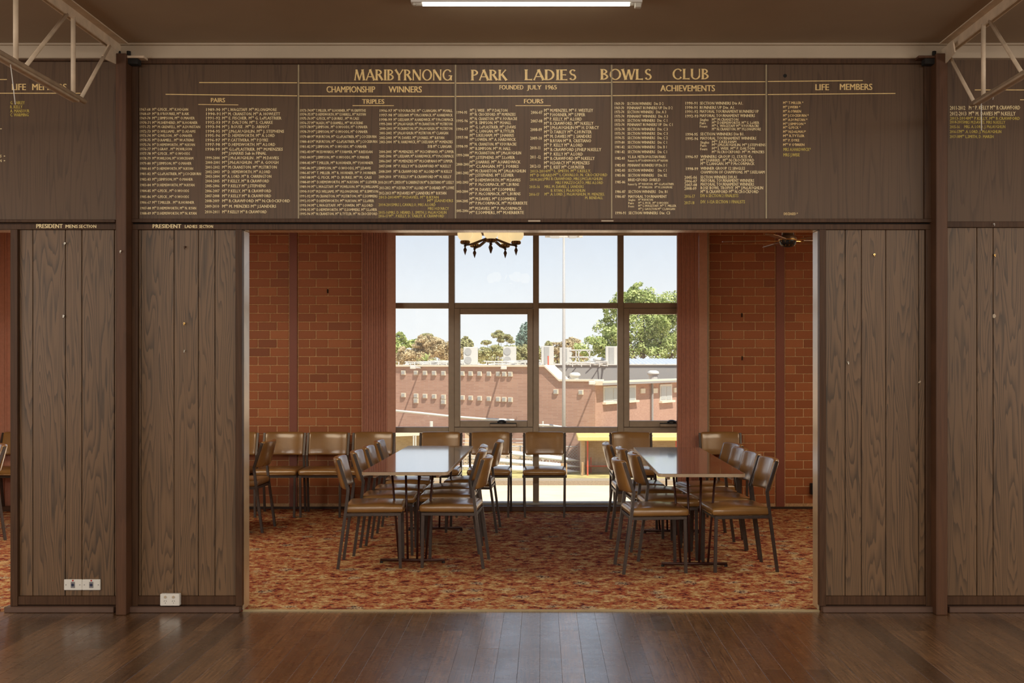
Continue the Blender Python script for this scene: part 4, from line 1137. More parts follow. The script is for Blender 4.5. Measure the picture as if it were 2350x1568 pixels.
for px, lab in ((545, 'half hidden by the left jamb'), (653.5, 'below the maroon column left of the window'), (754, 'against the brick left of the window'),
                (858, 'under the left vertical blind'), (1012, 'behind the far end of the left table'), (1126, 'in front of the window, just right of the left table'),
                (1249.5, 'alone in front of the middle of the window'), (1447.5, 'in front of the window, left of the right table'), (1652.5, 'under the right blind behind the right table')):
    chair(PX(px, 11.42), 11.21, 'viewer', 0, T + lab, GW)
chair(-2.46, 10.19, 'left', -2, T + 'backrest turned to the viewer, just right of the left jamb', 'side chairs near the left jamb')
chair(-2.62, 9.72, 'left', 0, T + 'mostly hidden behind the left jamb', 'side chairs near the left jamb')
chair(-5.28, 11.21, 'viewer', -8, T + 'against the wall in the far left opening', 'chairs seen through the far left opening')
chair(-4.62, 9.6, 'left', 38, T + 'in front in the far left opening, at the picture edge', 'chairs seen through the far left opening')
# a low seat end seen behind it

# ================================================================== TABLES
def make_table(loc, rz, L, Wd, label):
    t = tag(empty('trestle_table', loc, rz), label, 'table', 'long dining tables')
    h = .724; r = .035
    def outline(hw, hl, rr):
        pts = []
        for cx, cy, a0 in ((hw - rr, hl - rr, 0), (-(hw - rr), hl - rr, 90), (-(hw - rr), -(hl - rr), 180), (hw - rr, -(hl - rr), 270)):
            for i in range(6):
                a = R(a0 + i * 18)
                pts.append((cx + rr * math.cos(a), cy + rr * math.sin(a)))
        return pts
    top = [(x, y, h - .002) for x, y in outline(Wd / 2 - .004, L / 2 - .004, r)]
    B().prism(top, (0, 0, .0035)).obj('tabletop', 'table', t)
    B().prism([(x, y, h - .022) for x, y in outline(Wd / 2, L / 2, r + .004)], (0, 0, .0215)).obj('edging', 'edge', t)
    B().box((-Wd / 2 + .07, -L / 2 + .1, h - .05), (-Wd / 2 + .09, L / 2 - .1, h - .022), .002).obj('apron_rail', 'edge', t)
    B().box((Wd / 2 - .09, -L / 2 + .1, h - .05), (Wd / 2 - .07, L / 2 - .1, h - .022), .002).obj('apron_rail', 'edge', t)
    for s in (-1, 1):
        y = s * .82
        B().tube([(-.24, y, .022), (.24, y, .022)], .011, 10).obj('foot', 'tablesteel', t, True)
        b = B()
        for x in (-.232, .232): b.tube([(x, y, .0), (x, y, .016)], .012, 8)
        b.obj('foot_pad', 'black', t)
        for (xt, xb_) in ((-.155, -.10), (-.05, -.035), (.05, .035), (.155, .10)):
            B().tube([(xt, y, h - .022), (xb_, y, .028)], .0085, 8).obj('leg', 'tablesteel', t, True)
        B().box((-.2, y - .02, h - .03), (.2, y + .02, h - .022), .001).obj('leg_bracket', 'tablesteel', t)
    return t
make_table((-.965, 9.30, .008), R(-.6), 2.58, .612, 'long dark laminate table left, reflecting the window, tan chairs around')
make_table((1.125, 9.15, .008), R(-.6), 2.53, .607, 'long dark laminate table right with cream edge, beside the right blind')

# ================================================================== CHANDELIER
ch = tag(empty('chandelier', (PX(1125.5, 9.3), 9.3, 0)), 'five armed bronze chandelier with cream globes, below the opening head', 'chandelier')
zt = 2.40
Rr = .218
b = B().lathe([(.004, 2.515), (.05, 2.52), (.055, 2.545), (.03, 2.56), (.012, 2.60), (.010, 2.93)], 16); b.obj('stem', 'bronze', ch, True)
rose = B().lathe([(.055, 2.90), (.06, 2.915), (.05, 2.93)], 20).obj('ceiling_rose', 'bronze', ch, True)
B().lathe([(.0015, 2.425), (.016, 2.475), (.007, 2.50), (.012, 2.515)], 10).obj('finial', 'bronze', ch, True)
for i in range(5):
    a = R(-90 + 4 + 72 * i)
    cx, cy = Rr * math.cos(a), Rr * math.sin(a)
    dx, dy = math.cos(a), math.sin(a)
    nx_, ny_ = -dy, dx
    poly = [(.035, 2.555), (.035, 2.535), (.145, 2.488), (.225, 2.476), (.225, 2.482), (.15, 2.508)]
    B().prism([(dx * r - nx_ * .006, dy * r - ny_ * .006, z) for r, z in poly], (nx_ * .012, ny_ * .012, 0)).obj('arm', 'bronze', ch)
    B().lathe([(.001, 2.402), (.015, 2.446), (.005, 2.468), (.012, 2.478), (.006, 2.487), (.03, 2.492), (.036, 2.495), (.036, 2.520), (.02, 2.521)], 14, (cx, cy, 0)).obj('candle_cup', 'bronze', ch)
    g = B()
    for k in range(12):
        aa = k / 12 * 2 * math.pi
        g.box((cx + .0365 * math.cos(aa) - .003, cy + .0365 * math.sin(aa) - .003, 2.499), (cx + .0365 * math.cos(aa) + .003, cy + .0365 * math.sin(aa) + .003, 2.516))
    g.obj('brass_gallery', 'brass', ch)
    B().lathe([(.030, 2.521), (.046, 2.533), (.058, 2.552), (.063, 2.575), (.060, 2.600), (.050, 2.622), (.034, 2.638), (.032, 2.638)], 20, (cx, cy, 0)).obj('globe', 'globe', ch, True)

ch.location.z = -.019
rose.location.z = .019
# ================================================================== CEILING FAN
fn = tag(empty('ceiling_fan', (PX(1808, 9.3), 9.3, 0)), 'brass and brown five bladed ceiling fan by the right jamb', 'fan')
B().lathe([(.012, 2.62), (.012, 2.93)], 10).obj('rod', 'brass', fn, True)
B().lathe([(.05, 2.555), (.048, 2.60), (.044, 2.64), (.02, 2.65)], 20).obj('upper_housing', 'bronze', fn, True)
B().lathe([(.058, 2.513), (.072, 2.523), (.070, 2.535), (.052, 2.553), (.046, 2.556)], 24).obj('motor', 'bronze', fn, True)
B().lathe([(.0735, 2.512), (.077, 2.517), (.0735, 2.522)], 24).obj('brass_ring', 'brass', fn, True)
B().lathe([(.012, 2.455), (.04, 2.460), (.062, 2.478), (.070, 2.505), (.07, 2.513)], 22).obj('light_bowl', 'black', fn, True)
b = B()
for k in range(12):
    a = k / 12 * 2 * math.pi
    b.tube([(.068 * math.cos(a), .068 * math.sin(a), 2.505), (.05 * math.cos(a), .05 * math.sin(a), 2.466)], .004, 5)
b.obj('brass_claw', 'brass', fn)
for i in range(5):
    a = R(170 + 72 * i)
    m = Matrix.Rotation(a, 4, 'Z') @ Matrix.Translation((0, 0, 2.508)) @ Matrix.Rotation(R(-8), 4, 'X')
    arm = B().box((.06, -.008, -.003), (.17, .008, .003), .001)
    arm.v = [tuple(m @ Vector(v)) for v in arm.v]
    arm.obj('blade_bracket', 'brass', fn)
    poly = [(.14, -.03, 0), (.22, -.045, 0), (.46, -.052, 0), (.525, -.035, 0), (.535, 0, 0), (.525, .035, 0), (.46, .052, 0), (.22, .045, 0), (.14, .03, 0)]
    bl = B().prism(poly, (0, 0, .006))
    bl.v = [tuple(m @ Vector(v)) for v in bl.v]
    bl.obj('blade', 'fanblade', fn)

# ================================================================== SOCKETS, HOOKS, NAILS
def plate(px0, px1, label):
    y = 6.868
    x0, x1, z0, z1 = PX(px0, y), PX(px1, y), PZ(1354.5, y), PZ(1329.5, y)
    o = tag(empty('outlet_plate', ((x0 + x1) / 2, y, (z0 + z1) / 2)), label, 'socket', 'white wall plates with dark round sockets')
    w, h = (x1 - x0) / 2, (z1 - z0) / 2
    B().box((-w, -.010, -h), (w, 0, h), .003).obj('face_plate', 'white', o)
    B().box((-.012, -.0125, -.018), (.012, -.009, .018), .0006).obj('insert', 'greyp', o)
    b = B().tube([(0, -.014, 0), (0, -.011, 0)], .0085, 14); b.obj('socket', 'navy', o)
    b = B().tube([(0, -.012, .026), (0, -.009, .026)], .005, 12); b.obj('indicator', 'red', o)
    b = B()
    for s in (-1, 1): b.tube([(s * w * .76, -.0112, 0), (s * w * .76, -.009, 0)], .003, 8)
    b.obj('screw', 'greyp', o)
plate(148, 189.7, 'white plate with red dot, left one of the pair on the far left panel')
plate(190, 232, 'white plate with red dot, right one of the pair beside the left post')
y = 6.848
x0, x1, z0, z1 = PX(371.5, y), PX(416, y), PZ(1388.5, y), PZ(1361, y)
po = tag(empty('power_outlet', ((x0 + x1) / 2, y, (z0 + z1) / 2)), 'white double power point above the skirting left of the opening', 'socket')
w, h = (x1 - x0) / 2, (z1 - z0) / 2
B().box((-w, -.035, -h), (w, 0, h), .004).obj('face_plate', 'white', po)
for s in (-1, 1):
    cx = s * w * .42 - .002
    B().tube([(cx, -.039, h * .5), (cx, -.034, h * .5)], .0075, 14).obj('switch', 'cornice', po)
    b = B()
    for dx, dz, tilt in ((-.006, -.006, .5), (.006, -.006, -.5), (0, -.018, 0)):
        b.tube([(cx + dx - tilt * .004, -.0353, dz - .003), (cx + dx + tilt * .004, -.0353, dz + .003)], .0012, 4)
    b.obj('pin_slot', 'black', po)
# dark box on the brick at the right jamb
x0, z0, x1, z1 = bx(1857.5), bz(1134), bx(1872), bz(1108.5)
bo = tag(empty('wall_box', ((x0 + x1) / 2, DB, (z0 + z1) / 2)), 'small black box on the brick wall by the right jamb', 'box')
w, h = (x1 - x0) / 2, (z1 - z0) / 2
B().box((-w, -.06, -h), (w, 0, h), .006).obj('case', 'black', bo)
B().box((-w * .8, -.066, -h * .7), (w * .8, -.058, h * .7), .003).obj('cover', 'black', bo)
def hook(px, py, label, mat='brass', y=6.868, r=.006):
    x, _, z = P(px, py, y)
    o = tag(empty('hook', (x, y, z)), label, 'hook')
    B().tube([(0, 0, 0), (0, -.012, 0)], r, 10).obj('stem', mat, o)
    B().tube([(0, -.012, 0), (0, -.017, -.003), (0, -.018, -.010), (0, -.012, -.013)], r * .45, 6).obj('bend', mat, o)
hook(150.5, 559, 'small steel hook high on the far left panel', 'steel')
hook(147.5, 725.5, 'small steel hook half way up the far left panel', 'steel')
hook(425.5, 567, 'small brass hook high on the panel left of the opening', 'frame')
hook(424, 742.5, 'brass hook half way up the panel left of the opening')
hook(424.5, 805, 'tiny steel hook below the brass one, left of opening', 'steel', r=.004)
hook(278, 577, 'steel screw hook on the left post', 'steel', y=6.749, r=.005)
hook(2005.5, 584.5, 'brass hook high on the panel right of the opening')
hook(1945.5, 832, 'small steel hook low on the panel right of the opening', 'steel', r=.005)
hook(2281.5, 586, 'brass hook high on the far right panel')
hook(2280, 514.5, 'pale screw head on the rail over the far right panel', 'white', y=6.849, r=.004)
def scuff(px, py, w, h, ang, label):
    x, _, z = P(px, py, 6.8672)
    k = 6.8672 / F
    random.seed(int(px))
    pts = []
    for i in range(10):
        a = i / 10 * 2 * math.pi; r = random.uniform(.6, 1)
        pts.append((math.cos(a) * w * r * k, 0, math.sin(a) * h * r * k))
    o = B().prism(pts, (0, -.0006, 0)).obj('filler_patch', 'cornice')
    o.location = (x, 6.868, z); o.rotation_euler = (0, R(ang), 0)
    tag(o, label, 'patch')
scuff(2282.5, 725.5, 5, 6, 0, 'blue white filler patch on the far right panel')
scuff(2110.5, 877, 5, 2.6, -35, 'small pale filler smear near the right post')

# ================================================================== OUTSIDE
ZG = -4.3
tag(box('ground', (-90, 11.9, ZG - .5), (90, 320, ZG), 'ground'), 'sunlit straw coloured bowling green outside the window', 'ground', kind='structure')
tag(box('kerb', (-60, 54.0, ZG), (60, 55.2, ZG + .22), 'kerb'), 'low concrete ditch kerb at the far edge of the green', 'kerb', kind='structure')
tag(box('grass_bank', (-60, 55.2, ZG), (60, 62, ZG + .1), 'greengrass'), 'strip of dry grass behind the kerb', 'grass', kind='stuff')

def plane_pt(px, A, C):
    t = (px - VPX) / F
    s = (t * A[1] - A[0]) / ((C[0] - A[0]) - t * (C[1] - A[1]))
    return A[0] + s * (C[0] - A[0]), A[1] + s * (C[1] - A[1])
def fpt(px, py, A, C, off=0.0):
    x, y = plane_pt(px, A, C)
    d = Vector((C[0] - A[0], C[1] - A[1])).normalized(); n = Vector((d.y, -d.x))
    if n.y > 0: n = -n
    return Vector((x + n.x * off, y + n.y * off, EYE + (VPY - py) * y / F))
def fbox(name, px0, px1, py0, py1, A, C, out, mat, parent, back=.05, label=None, square_py=None):
    d = Vector((C[0] - A[0], C[1] - A[1])).normalized(); n = Vector((d.y, -d.x, 0))
    if n.y > 0: n = -n
    pm = fpt((px0 + px1) / 2, py0, A, C); pm2 = fpt((px0 + px1) / 2, py1, A, C)
    q0, q1 = fpt(px0, py0, A, C), fpt(px1, py0, A, C)
    zt, zb = pm.z, pm2.z
    poly = [Vector((q0.x, q0.y, zb)), Vector((q1.x, q1.y, zb)), Vector((q1.x, q1.y, zt)), Vector((q0.x, q0.y, zt))]
    poly = [p - n * back for p in poly]
    return B().prism(poly, n * (out + back)).obj(name, mat, parent, label=label)
A1, C1 = (2.79, 60.0), (-10.18, 67.0)
A2, C2 = (2.79, 60.0), (8.47, 71.0)
bd = tag(empty('brick_building', (0, 60, ZG)), 'long brown brick clubrooms with small square vents across the green', 'building')
bd.location = (0, 0, 0)
def wallpoly(name, pts, A, C, thick, mat, parent):
    d = Vector((C[0] - A[0], C[1] - A[1])).normalized(); n = Vector((d.y, -d.x, 0))
    if n.y > 0: n = -n
    poly = []
    for px, z in pts:
        x, y = plane_pt(px, A, C); poly.append(Vector((x, y, z)))
    return B().prism(poly, -n * thick).obj(name, mat, parent)
wallpoly('wall', [(760, ZG), (1366, ZG), (1366, .58), (1285, .58), (1251, 1.36), (760, 1.36)], A1, C1, 1.0, 'outbrick', bd)
def coping(pts, A, C, w, mat):
    d = Vector((C[0] - A[0], C[1] - A[1])).normalized(); n = Vector((d.y, -d.x, 0))
    if n.y > 0: n = -n
    up = [Vector((*plane_pt(px, A, C), z)) + n * .12 for px, z in pts]
    for a, c in zip(up[:-1], up[1:]):
        B().prism([a, c, c + Vector((0, 0, w)), a + Vector((0, 0, w))], -n * 1.2).obj('coping', mat, bd)
coping([(760, 1.33), (1251, 1.33), (1285, .56), (1366, .56)], A1, C1, .10, 'creamout')
topx = [926.8, 955.7, 976.3, 997.2, 1018.7, 1062, 1081, 1101.6, 1123, 1144.2, 1158, 1172]
for i, px in enumerate(topx):
    k = (px - 926) / 246
    fbox('vent', px - 4.6, px + 4.6, 850.5 + 3 * k, 860.5 + 4 * k, A1, C1, .08, 'creamout', bd)
    fbox('vent_grille', px - 3.4, px + 3.4, 852 + 3 * k, 859 + 4 * k, A1, C1, .10, 'bluefin', bd)
    fbox('vent', px - 4.6, px + 4.6, 902 + 10 * k, 912 + 11 * k, A1, C1, .08, 'creamout', bd)
    fbox('vent_grille', px - 3.4, px + 3.4, 903.5 + 10 * k, 910.5 + 11 * k, A1, C1, .10, 'bluefin', bd)
for px, py in ((955.7, 920), (1018.7, 922.5), (1276.5, 899), (1334, 900.5)):
    fbox('vent', px - 5, px + 5, py - 5.5, py + 5.5, A1, C1, .08, 'creamout', bd)
    fbox('vent_grille', px - 3.8, px + 3.8, py - 4, py + 4, A1, C1, .10, 'bluefin', bd)
def arm_lamp(px, py, px2, parent, A, C):
    p0 = fpt(px, py, A, C); p1 = p0 + Vector((-.25, -1.6, .05)) if px2 < px else p0 + Vector((.2, -1.6, .05))
    f = B().tube([p0, p1], .05, 6); o = f.obj('flood_lamp', 'wout', parent)
    B().box(p1 - Vector((.16, .15, .1)), p1 + Vector((.16, .15, .1)), .03).obj('lamp_head', 'wout', o)
arm_lamp(965, 845, 955, bd, A1, C1); arm_lamp(1150, 846, 1160, bd, A1, C1); arm_lamp(1366, 880, 1360, bd, A1, C1)
# wing
wallpoly('wing_wall', [(1366, ZG), (1760, ZG), (1760, .50), (1366, .50)], A2, C2, .25, 'outbrick', bd)
d2 = Vector((C2[0] - A2[0], C2[1] - A2[1])).normalized(); n2 = Vector((d2.y, -d2.x, 0))
if n2.y > 0: n2 = -n2
q0, q1 = Vector((*plane_pt(1364, A2, C2), .36)), Vector((*plane_pt(1760, A2, C2), .36))
B().prism([q0 + n2 * .5, q1 + n2 * .5, q1 + n2 * .5 + Vector((0, 0, .22)), q0 + n2 * .5 + Vector((0, 0, .22))], -n2 * .55).obj('roof_slab', 'creamout', bd)
B().prism([q0 + n2 * .52, q1 + n2 * .52, q1 + n2 * .52 + Vector((0, 0, .12)), q0 + n2 * .52 + Vector((0, 0, .12))], -n2 * .05).obj('gutter', 'greyout', bd)
for (a, c, t0, t1) in ((1383, 1457.5, 885.5, 921), (1513, 1540.5, 882, 919.5)):
    w = fbox('window', a, c, t0, t1, A2, C2, .06, 'wout', bd)
    mid = (a + c) / 2 if c - a < 40 else None
    splits = [a + 1.5, mid, c - 1.5] if mid else [a + 1.5, a + (c - a) * .29, a + (c - a) * .62, c - 1.5]
    for s0, s1 in zip(splits[:-1], splits[1:]):
        fbox('pane', s0 + .8, s1 - .8, t0 + 5, t1 - 2, A2, C2, .075, 'glassout', w)
    fbox('sill', a - 1, c + 2, t1, t1 + 4.5, A2, C2, .22, 'creamout', bd)
for px, py in ((1473.5, 897.5), (1502, 897), (1550, 895.5), (1590, 894)):
    fbox('vent', px - 5, px + 5, py - 5.5, py + 5.5, A2, C2, .08, 'creamout', bd)
p = fpt(1492.5, 880, A2, C2, .12)
B().tube([p, Vector((p.x, p.y, ZG))], .07, 8).obj('downpipe', 'greyout', bd)
B().box((.2, 77, .3), (16, 84, 1.40), 0).obj('upper_wall', 'greyout', bd)
B().box((.2, 76.9, 1.40), (16, 84, 1.47)).obj('roof_edge', 'wout', bd)
B().box((-22, 71.5, 1.0), (.2, 90, 1.36)).obj('flat_roof', 'wout', bd)
x0, _, z0 = P(1446, 835, 84)
rs = B()
for i in range(26):
    xx = x0 + i * .3
    rs.prism([(xx, 84, 1.48), (xx + .15, 84, 1.55), (xx + .3, 84, 1.48)], (0, 6, .4))
rs.obj('corrugated_roof', 'roofout', bd)
# air conditioners and clutter on the roof
def ac(px0, px1, py0, label, front=True, d=78, side=False):
    x0, x1 = PX(px0, d), PX(px1, d); zt = PZ(py0, d); z0 = 1.36 if d < 90 else 1.3
    o = tag(empty('air_conditioner', ((x0 + x1) / 2, d, z0)), label, 'air conditioner', 'air conditioners on the far roof')
    w = (x1 - x0) / 2; h = zt - z0
    B().box((-w, 0, .06), (w, .5, h), .02).obj('casing', 'wout', o)
    if front:
        for k in (0, 1):
            B().tube([(-w * .35, -.03, h * (.3 + .45 * k)), (-w * .35, .0, h * (.3 + .45 * k))], h * .19, 18).obj('fan_grille', 'bluefin', o)
    else:
        B().box((-w * .55, -.03, .1), (w * .25, 0, h * .95), .01).obj('coil_grille', 'bluefin', o)
    b = B()
    for s in (-1, 1): b.box((s * w * .8 - .04, .05, 0), (s * w * .8 + .04, .45, .06))
    b.obj('foot', 'greyout', o)
ac(1063.5, 1096, 796.5, 'twin fan air conditioner on the roof, left of the open sash middle')
ac(1154.5, 1184.5, 795.5, 'twin fan air conditioner on the roof, at the right of the open sash')
ac(1242, 1271, 794, 'grey coil air conditioner on the roof, left of the light pole', False)
ac(1284.5, 1311.5, 798, 'low air conditioner on the roof, partly behind the light pole', False)
ac(1390, 1421, 795, 'large coil air conditioner on the roof, left of the third mullion', False)
def rack(name, label, px0, px1, n, d=75):
    b = B(); random.seed(int(px0))
    x0, x1 = PX(px0, d), PX(px1, d)
    for i in range(n):
        a = x0 + (x1 - x0) * random.random(); L = random.uniform(.8, 3.5)
        z = 1.42 + random.uniform(0, .28)
        b.tube([(a, d + random.uniform(0, 2), z), (min(x1, a + L), d + random.uniform(0, 2), z + random.uniform(-.12, .08))], .035, 5)
    for i in range(n // 3):
        a = x0 + (x1 - x0) * i / (n // 3)
        b.box((a, d, 1.3), (a + .06, d + .06, 1.62))
    tag(b.obj(name, 'wout'), label, 'pipes')
rack('pipe_rack', 'tangle of white pipes on the long roof at the left', 914, 1060, 26)
rack('pipe_rack', 'white pipes on the roof between the two twin fan units', 1098, 1240, 26)
rack('pipe_rack', 'white pipes on the roof right of the light pole', 1272, 1395, 18, 76)
b = B()
for px in (1322, 1328, 1353): b.tube([P(px, 804, 78), P(px, 828, 78)], .05, 5)
for py in (804, 820): b.tube([P(1308, py, 78), P(1361, py, 78)], .05, 5)
b.tube([P(1334, 804, 78), P(1328, 812, 78)], .04, 5); b.tube([P(1346, 804, 78), P(1352, 812, 78)], .04, 5)
tag(b.obj('roof_railing', 'wout'), 'white pipe railing on the roof in front of the green tree', 'railing')
def cowl(px, py_top, py_bot, wpx, d, label):
    x, _, zb = P(px, py_bot, d); zt = PZ(py_top, d); r = wpx * d / F / 2; h = zt - zb
    o = tag(empty('roof_ventilator', (x, d, zb)), label, 'ventilator', 'white domed roof ventilators')
    B().lathe([(r * .7, -.1), (r * .75, h * .45), (r * .6, h * .5)], 16).obj('base', 'wout', o)
    B().lathe([(r * .95, h * .45), (r, h * .6), (r * .9, h * .85), (r * .5, h)], 18).obj('dome', 'wout', o, True)
cowl(1319.5, 855, 871.5, 26, 61.6, 'domed ventilator on the low roof right of the light pole')
cowl(1499, 850.5, 868, 28, 73, 'domed ventilator above the small far window')
cowl(1374.5, 820.5, 834.5, 28, 79, 'domed ventilator on the upper roof left of the large coil unit')
tag(B().tube([P(1258, 817, 61.8), P(1258.5, 846, 61.8)], .04, 6).obj('red_rod', 'redout'), 'thin red rod standing on the sloping parapet', 'rod')
# light pole
pl = tag(empty('light_pole', (PX(1294, 57), 57, ZG)), 'tall grey floodlight pole rising in front of the building', 'light pole')
B().tube([(0, 0, 0), (0, 0, 5.8), (0, 0, 12.6)], [.105, .085, .050], 12).obj('pole', 'polegrey', pl, True)
B().box((-.95, -.04, 12.15), (.95, .04, 12.25), .01).obj('cross_arm', 'wout', pl)
for s, (a, c) in ((-1, (1254, 1283)), (1, (1306, 1332))):
    xa, xc = PX(a, 57) - pl.location.x, PX(c, 57) - pl.location.x
    z = PZ(549, 57) - ZG
    poly = [(xa + (.25 if s < 0 else 0), -.3, z), (xc - (.25 if s > 0 else 0), -.3, z), (xc, -.3, z + .3), (xa, -.3, z + .3)]
    B().prism(poly, (0, .5, .1)).obj('floodlight', 'bluefin', pl)
B().box((-.16, -.2, .0), (.16, -.1, .8), .01).obj('pole_guard', 'timberout', pl)
# shelter on the right
sh = tag(empty('shelter', (0, 58, ZG)), 'open brick players shelter with yellow roof edge, right of the green', 'shelter')
sh.location = (0, 0, 0)
dS = 58
x0 = PX(1329, dS); x1 = 12.0
zt0 = PZ(1010, dS)
B().box((x0 - .1, dS - .8, zt0), (x1, dS + 2.2, PZ(1000, dS)), .03).obj('roof', 'yellow', sh)
B().box((x0 + .1, dS + 1.6, ZG), (x1, dS + 1.8, zt0)).obj('rear_wall', 'outbrick2', sh)
B().box((x0 + .1, dS + .1, ZG), (x0 + .3, dS + 1.6, zt0)).obj('side_wall', 'outbrick2', sh)
for px in (1348.5, 1552):
    B().tube([P(px, 1009, dS - .2), (PX(px, dS - .2), dS - .2, ZG)], .045, 6).obj('post', 'redout', sh)
B().tube([(x0 + .3, dS + .9, PZ(1070, dS + .9)), (x1 - .2, dS + .9, PZ(1070, dS + .9))], .03, 6).obj('bench_rail', 'redout', sh)
B().box((x0 + .3, dS + 1.0, PZ(1073, dS + 1)), (x1 - .2, dS + 1.35, PZ(1071, dS + 1)), .01).obj('bench_seat', 'timberout', sh)
for px in (1356, 1440, 1520):
    B().tube([P(px, 1050, dS + 1.3), (PX(px, dS + 1.3), dS + 1.3, ZG)], .035, 6).obj('bench_support', 'redout', sh)
B().box((PX(1334.5, dS - .3), dS - .4, ZG), (PX(1339, dS - .3), dS - .3, PZ(1061, dS - .3)), .01).obj('timber_post', 'timberout', sh)
# shelter at the left
s2 = tag(empty('shelter', (0, 0, 0)), 'brick shelter with cream roof edge at the left of the green', 'shelter')
dL = 60
B().prism([P(880, 990, dL), P(992, 991, dL), P(1000, 996, dL), P(992, 999, dL), P(880, 1003, dL)], (0, 2.4, 0)).obj('roof', 'creamout', s2)
B().box((PX(870, dL), dL + 2.0, ZG), (PX(985, dL), dL + 2.2, PZ(1003, dL)), 0).obj('rear_wall', 'outbrick2', s2)
for px in (949, 954, 994.5):
    B().tube([P(px, 999, dL), (PX(px, dL), dL, ZG)], .04, 6).obj('post', 'wout', s2)
# long white pipe on the lower roof and white post tops
tag(B().tube([P(890, 941.5, 63), P(960, 948, 63), P(1040, 956.5, 62.5), P(1110, 962, 62), P(1180, 965, 61.5)], .07, 8).obj('roof_pipe', 'wout', None, True), 'long white sloping pipe against the lower brick wall at the left', 'pipe')
tag(B().tube([P(1225, 976, 58), P(1262, 976.5, 58), P(1300, 982, 58)], .06, 8).obj('roof_pipe', 'wout', None, True), 'short white pipe left of the light pole foot', 'pipe')
tag(B().tube([P(1418, 992, 59), P(1462, 992, 59), P(1467, 1000, 59)], .06, 8).obj('roof_pipe', 'wout', None, True), 'white bent pipe above the yellow shelter roof', 'pipe')
for px, top, lab in ((990, 967, 'white post top by the left mullion'), (1090, 998, 'thin white post behind the second wall chair'), (1246, 967, 'thin white post beside the centre mullion')):
    tag(B().tube([P(px, top, 61), (PX(px, 61), 61, ZG)], .05 if px > 1000 else .09, 6).obj('marker_post', 'wout'), lab, 'post')
# low tiers of seating in front of the building
tg = tag(empty('seating_tier', (0, 0, 0)), 'brown stepped seating with thin rails at the foot of the building', 'seating')
for i in range(3):
    B().box((PX(1062, 61), 62.6 - i * .5, ZG), (PX(1330, 61), 63.0 - i * .5, ZG + 2.0 - i * .6), .01).obj('tier', 'outbrick2', tg)
    B().tube([P(1062, 1008 + i * 8, 61), P(1330, 1008 + i * 8, 61)], .02, 5).obj('rail', 'wire', tg)
# chain link fence
fe = tag(empty('chain_fence', (0, 0, 0)), 'chain link fence behind the long white covers', 'fence')
dF = 60.5
fx0, fx1, fz0, fz1 = PX(1060, dF), PX(1328, dF), ZG, PZ(1025, dF)
b = B(); st = .16; Hh = fz1 - fz0
n = int((fx1 - fx0 + Hh) / st)
for i in range(n):
    for s in (1, -1):
        xa = fx0 - Hh + i * st if s == 1 else fx0 + i * st
        za, zb = fz0, fz1
        xb_ = xa + Hh if s == 1 else xa - Hh
        # clip
        ts = [0, 1]
        for lim, sign in ((fx0, 1), (fx1, -1)):
            da = (xa - lim) * sign; db = (xb_ - lim) * sign
            if da < 0 and db < 0: ts = None; break
            if da < 0: ts[0] = max(ts[0], da / (da - db))
            elif db < 0: ts[1] = min(ts[1], da / (da - db))
        if not ts or ts[0] >= ts[1]: continue
        p0 = Vector((xa + (xb_ - xa) * ts[0], dF, za + (zb - za) * ts[0])); p1 = Vector((xa + (xb_ - xa) * ts[1], dF, za + (zb - za) * ts[1]))
        b.tube([p0, p1], .009, 3, caps=False)
o = b.obj('wire_mesh', 'wire', fe); o['kind'] = 'stuff'
for i in range(5):
    x = fx0 + (fx1 - fx0) * i / 4
    B().tube([(x, dF, ZG), (x, dF, fz1 + .05)], .035, 6).obj('fence_post', 'wire', fe)
B().tube([(fx0, dF, fz1), (fx1, dF, fz1)], .022, 6).obj('top_rail', 'wire', fe)
def cover(pa, pb, r, d, label):
    a, c = Vector(P(pa[0], pa[1], d)), Vector(P(pb[0], pb[1], d))
    n = 9; pts = [a.lerp(c, i / n) for i in range(n + 1)]
    rs = [r * max(.12, min(1, math.sin(math.pi * (i + .25) / (n + .5)) * 1.6)) for i in range(n + 1)]
    tag(B().tube(pts, rs, 10).obj('rolled_cover', 'whiteout', None, True), label, 'cover', 'long white rolled covers')
cover((1140, 1036), (1330, 1058), .13, 59.9, 'long white rolled cover, topmost behind the wall chairs')
cover((1085, 1052), (1332, 1072), .12, 59.4, 'long white rolled cover, middle one of the three')
cover((1050, 1070), (1330, 1083), .17, 58.9, 'long white rolled cover, lowest one on the grass')

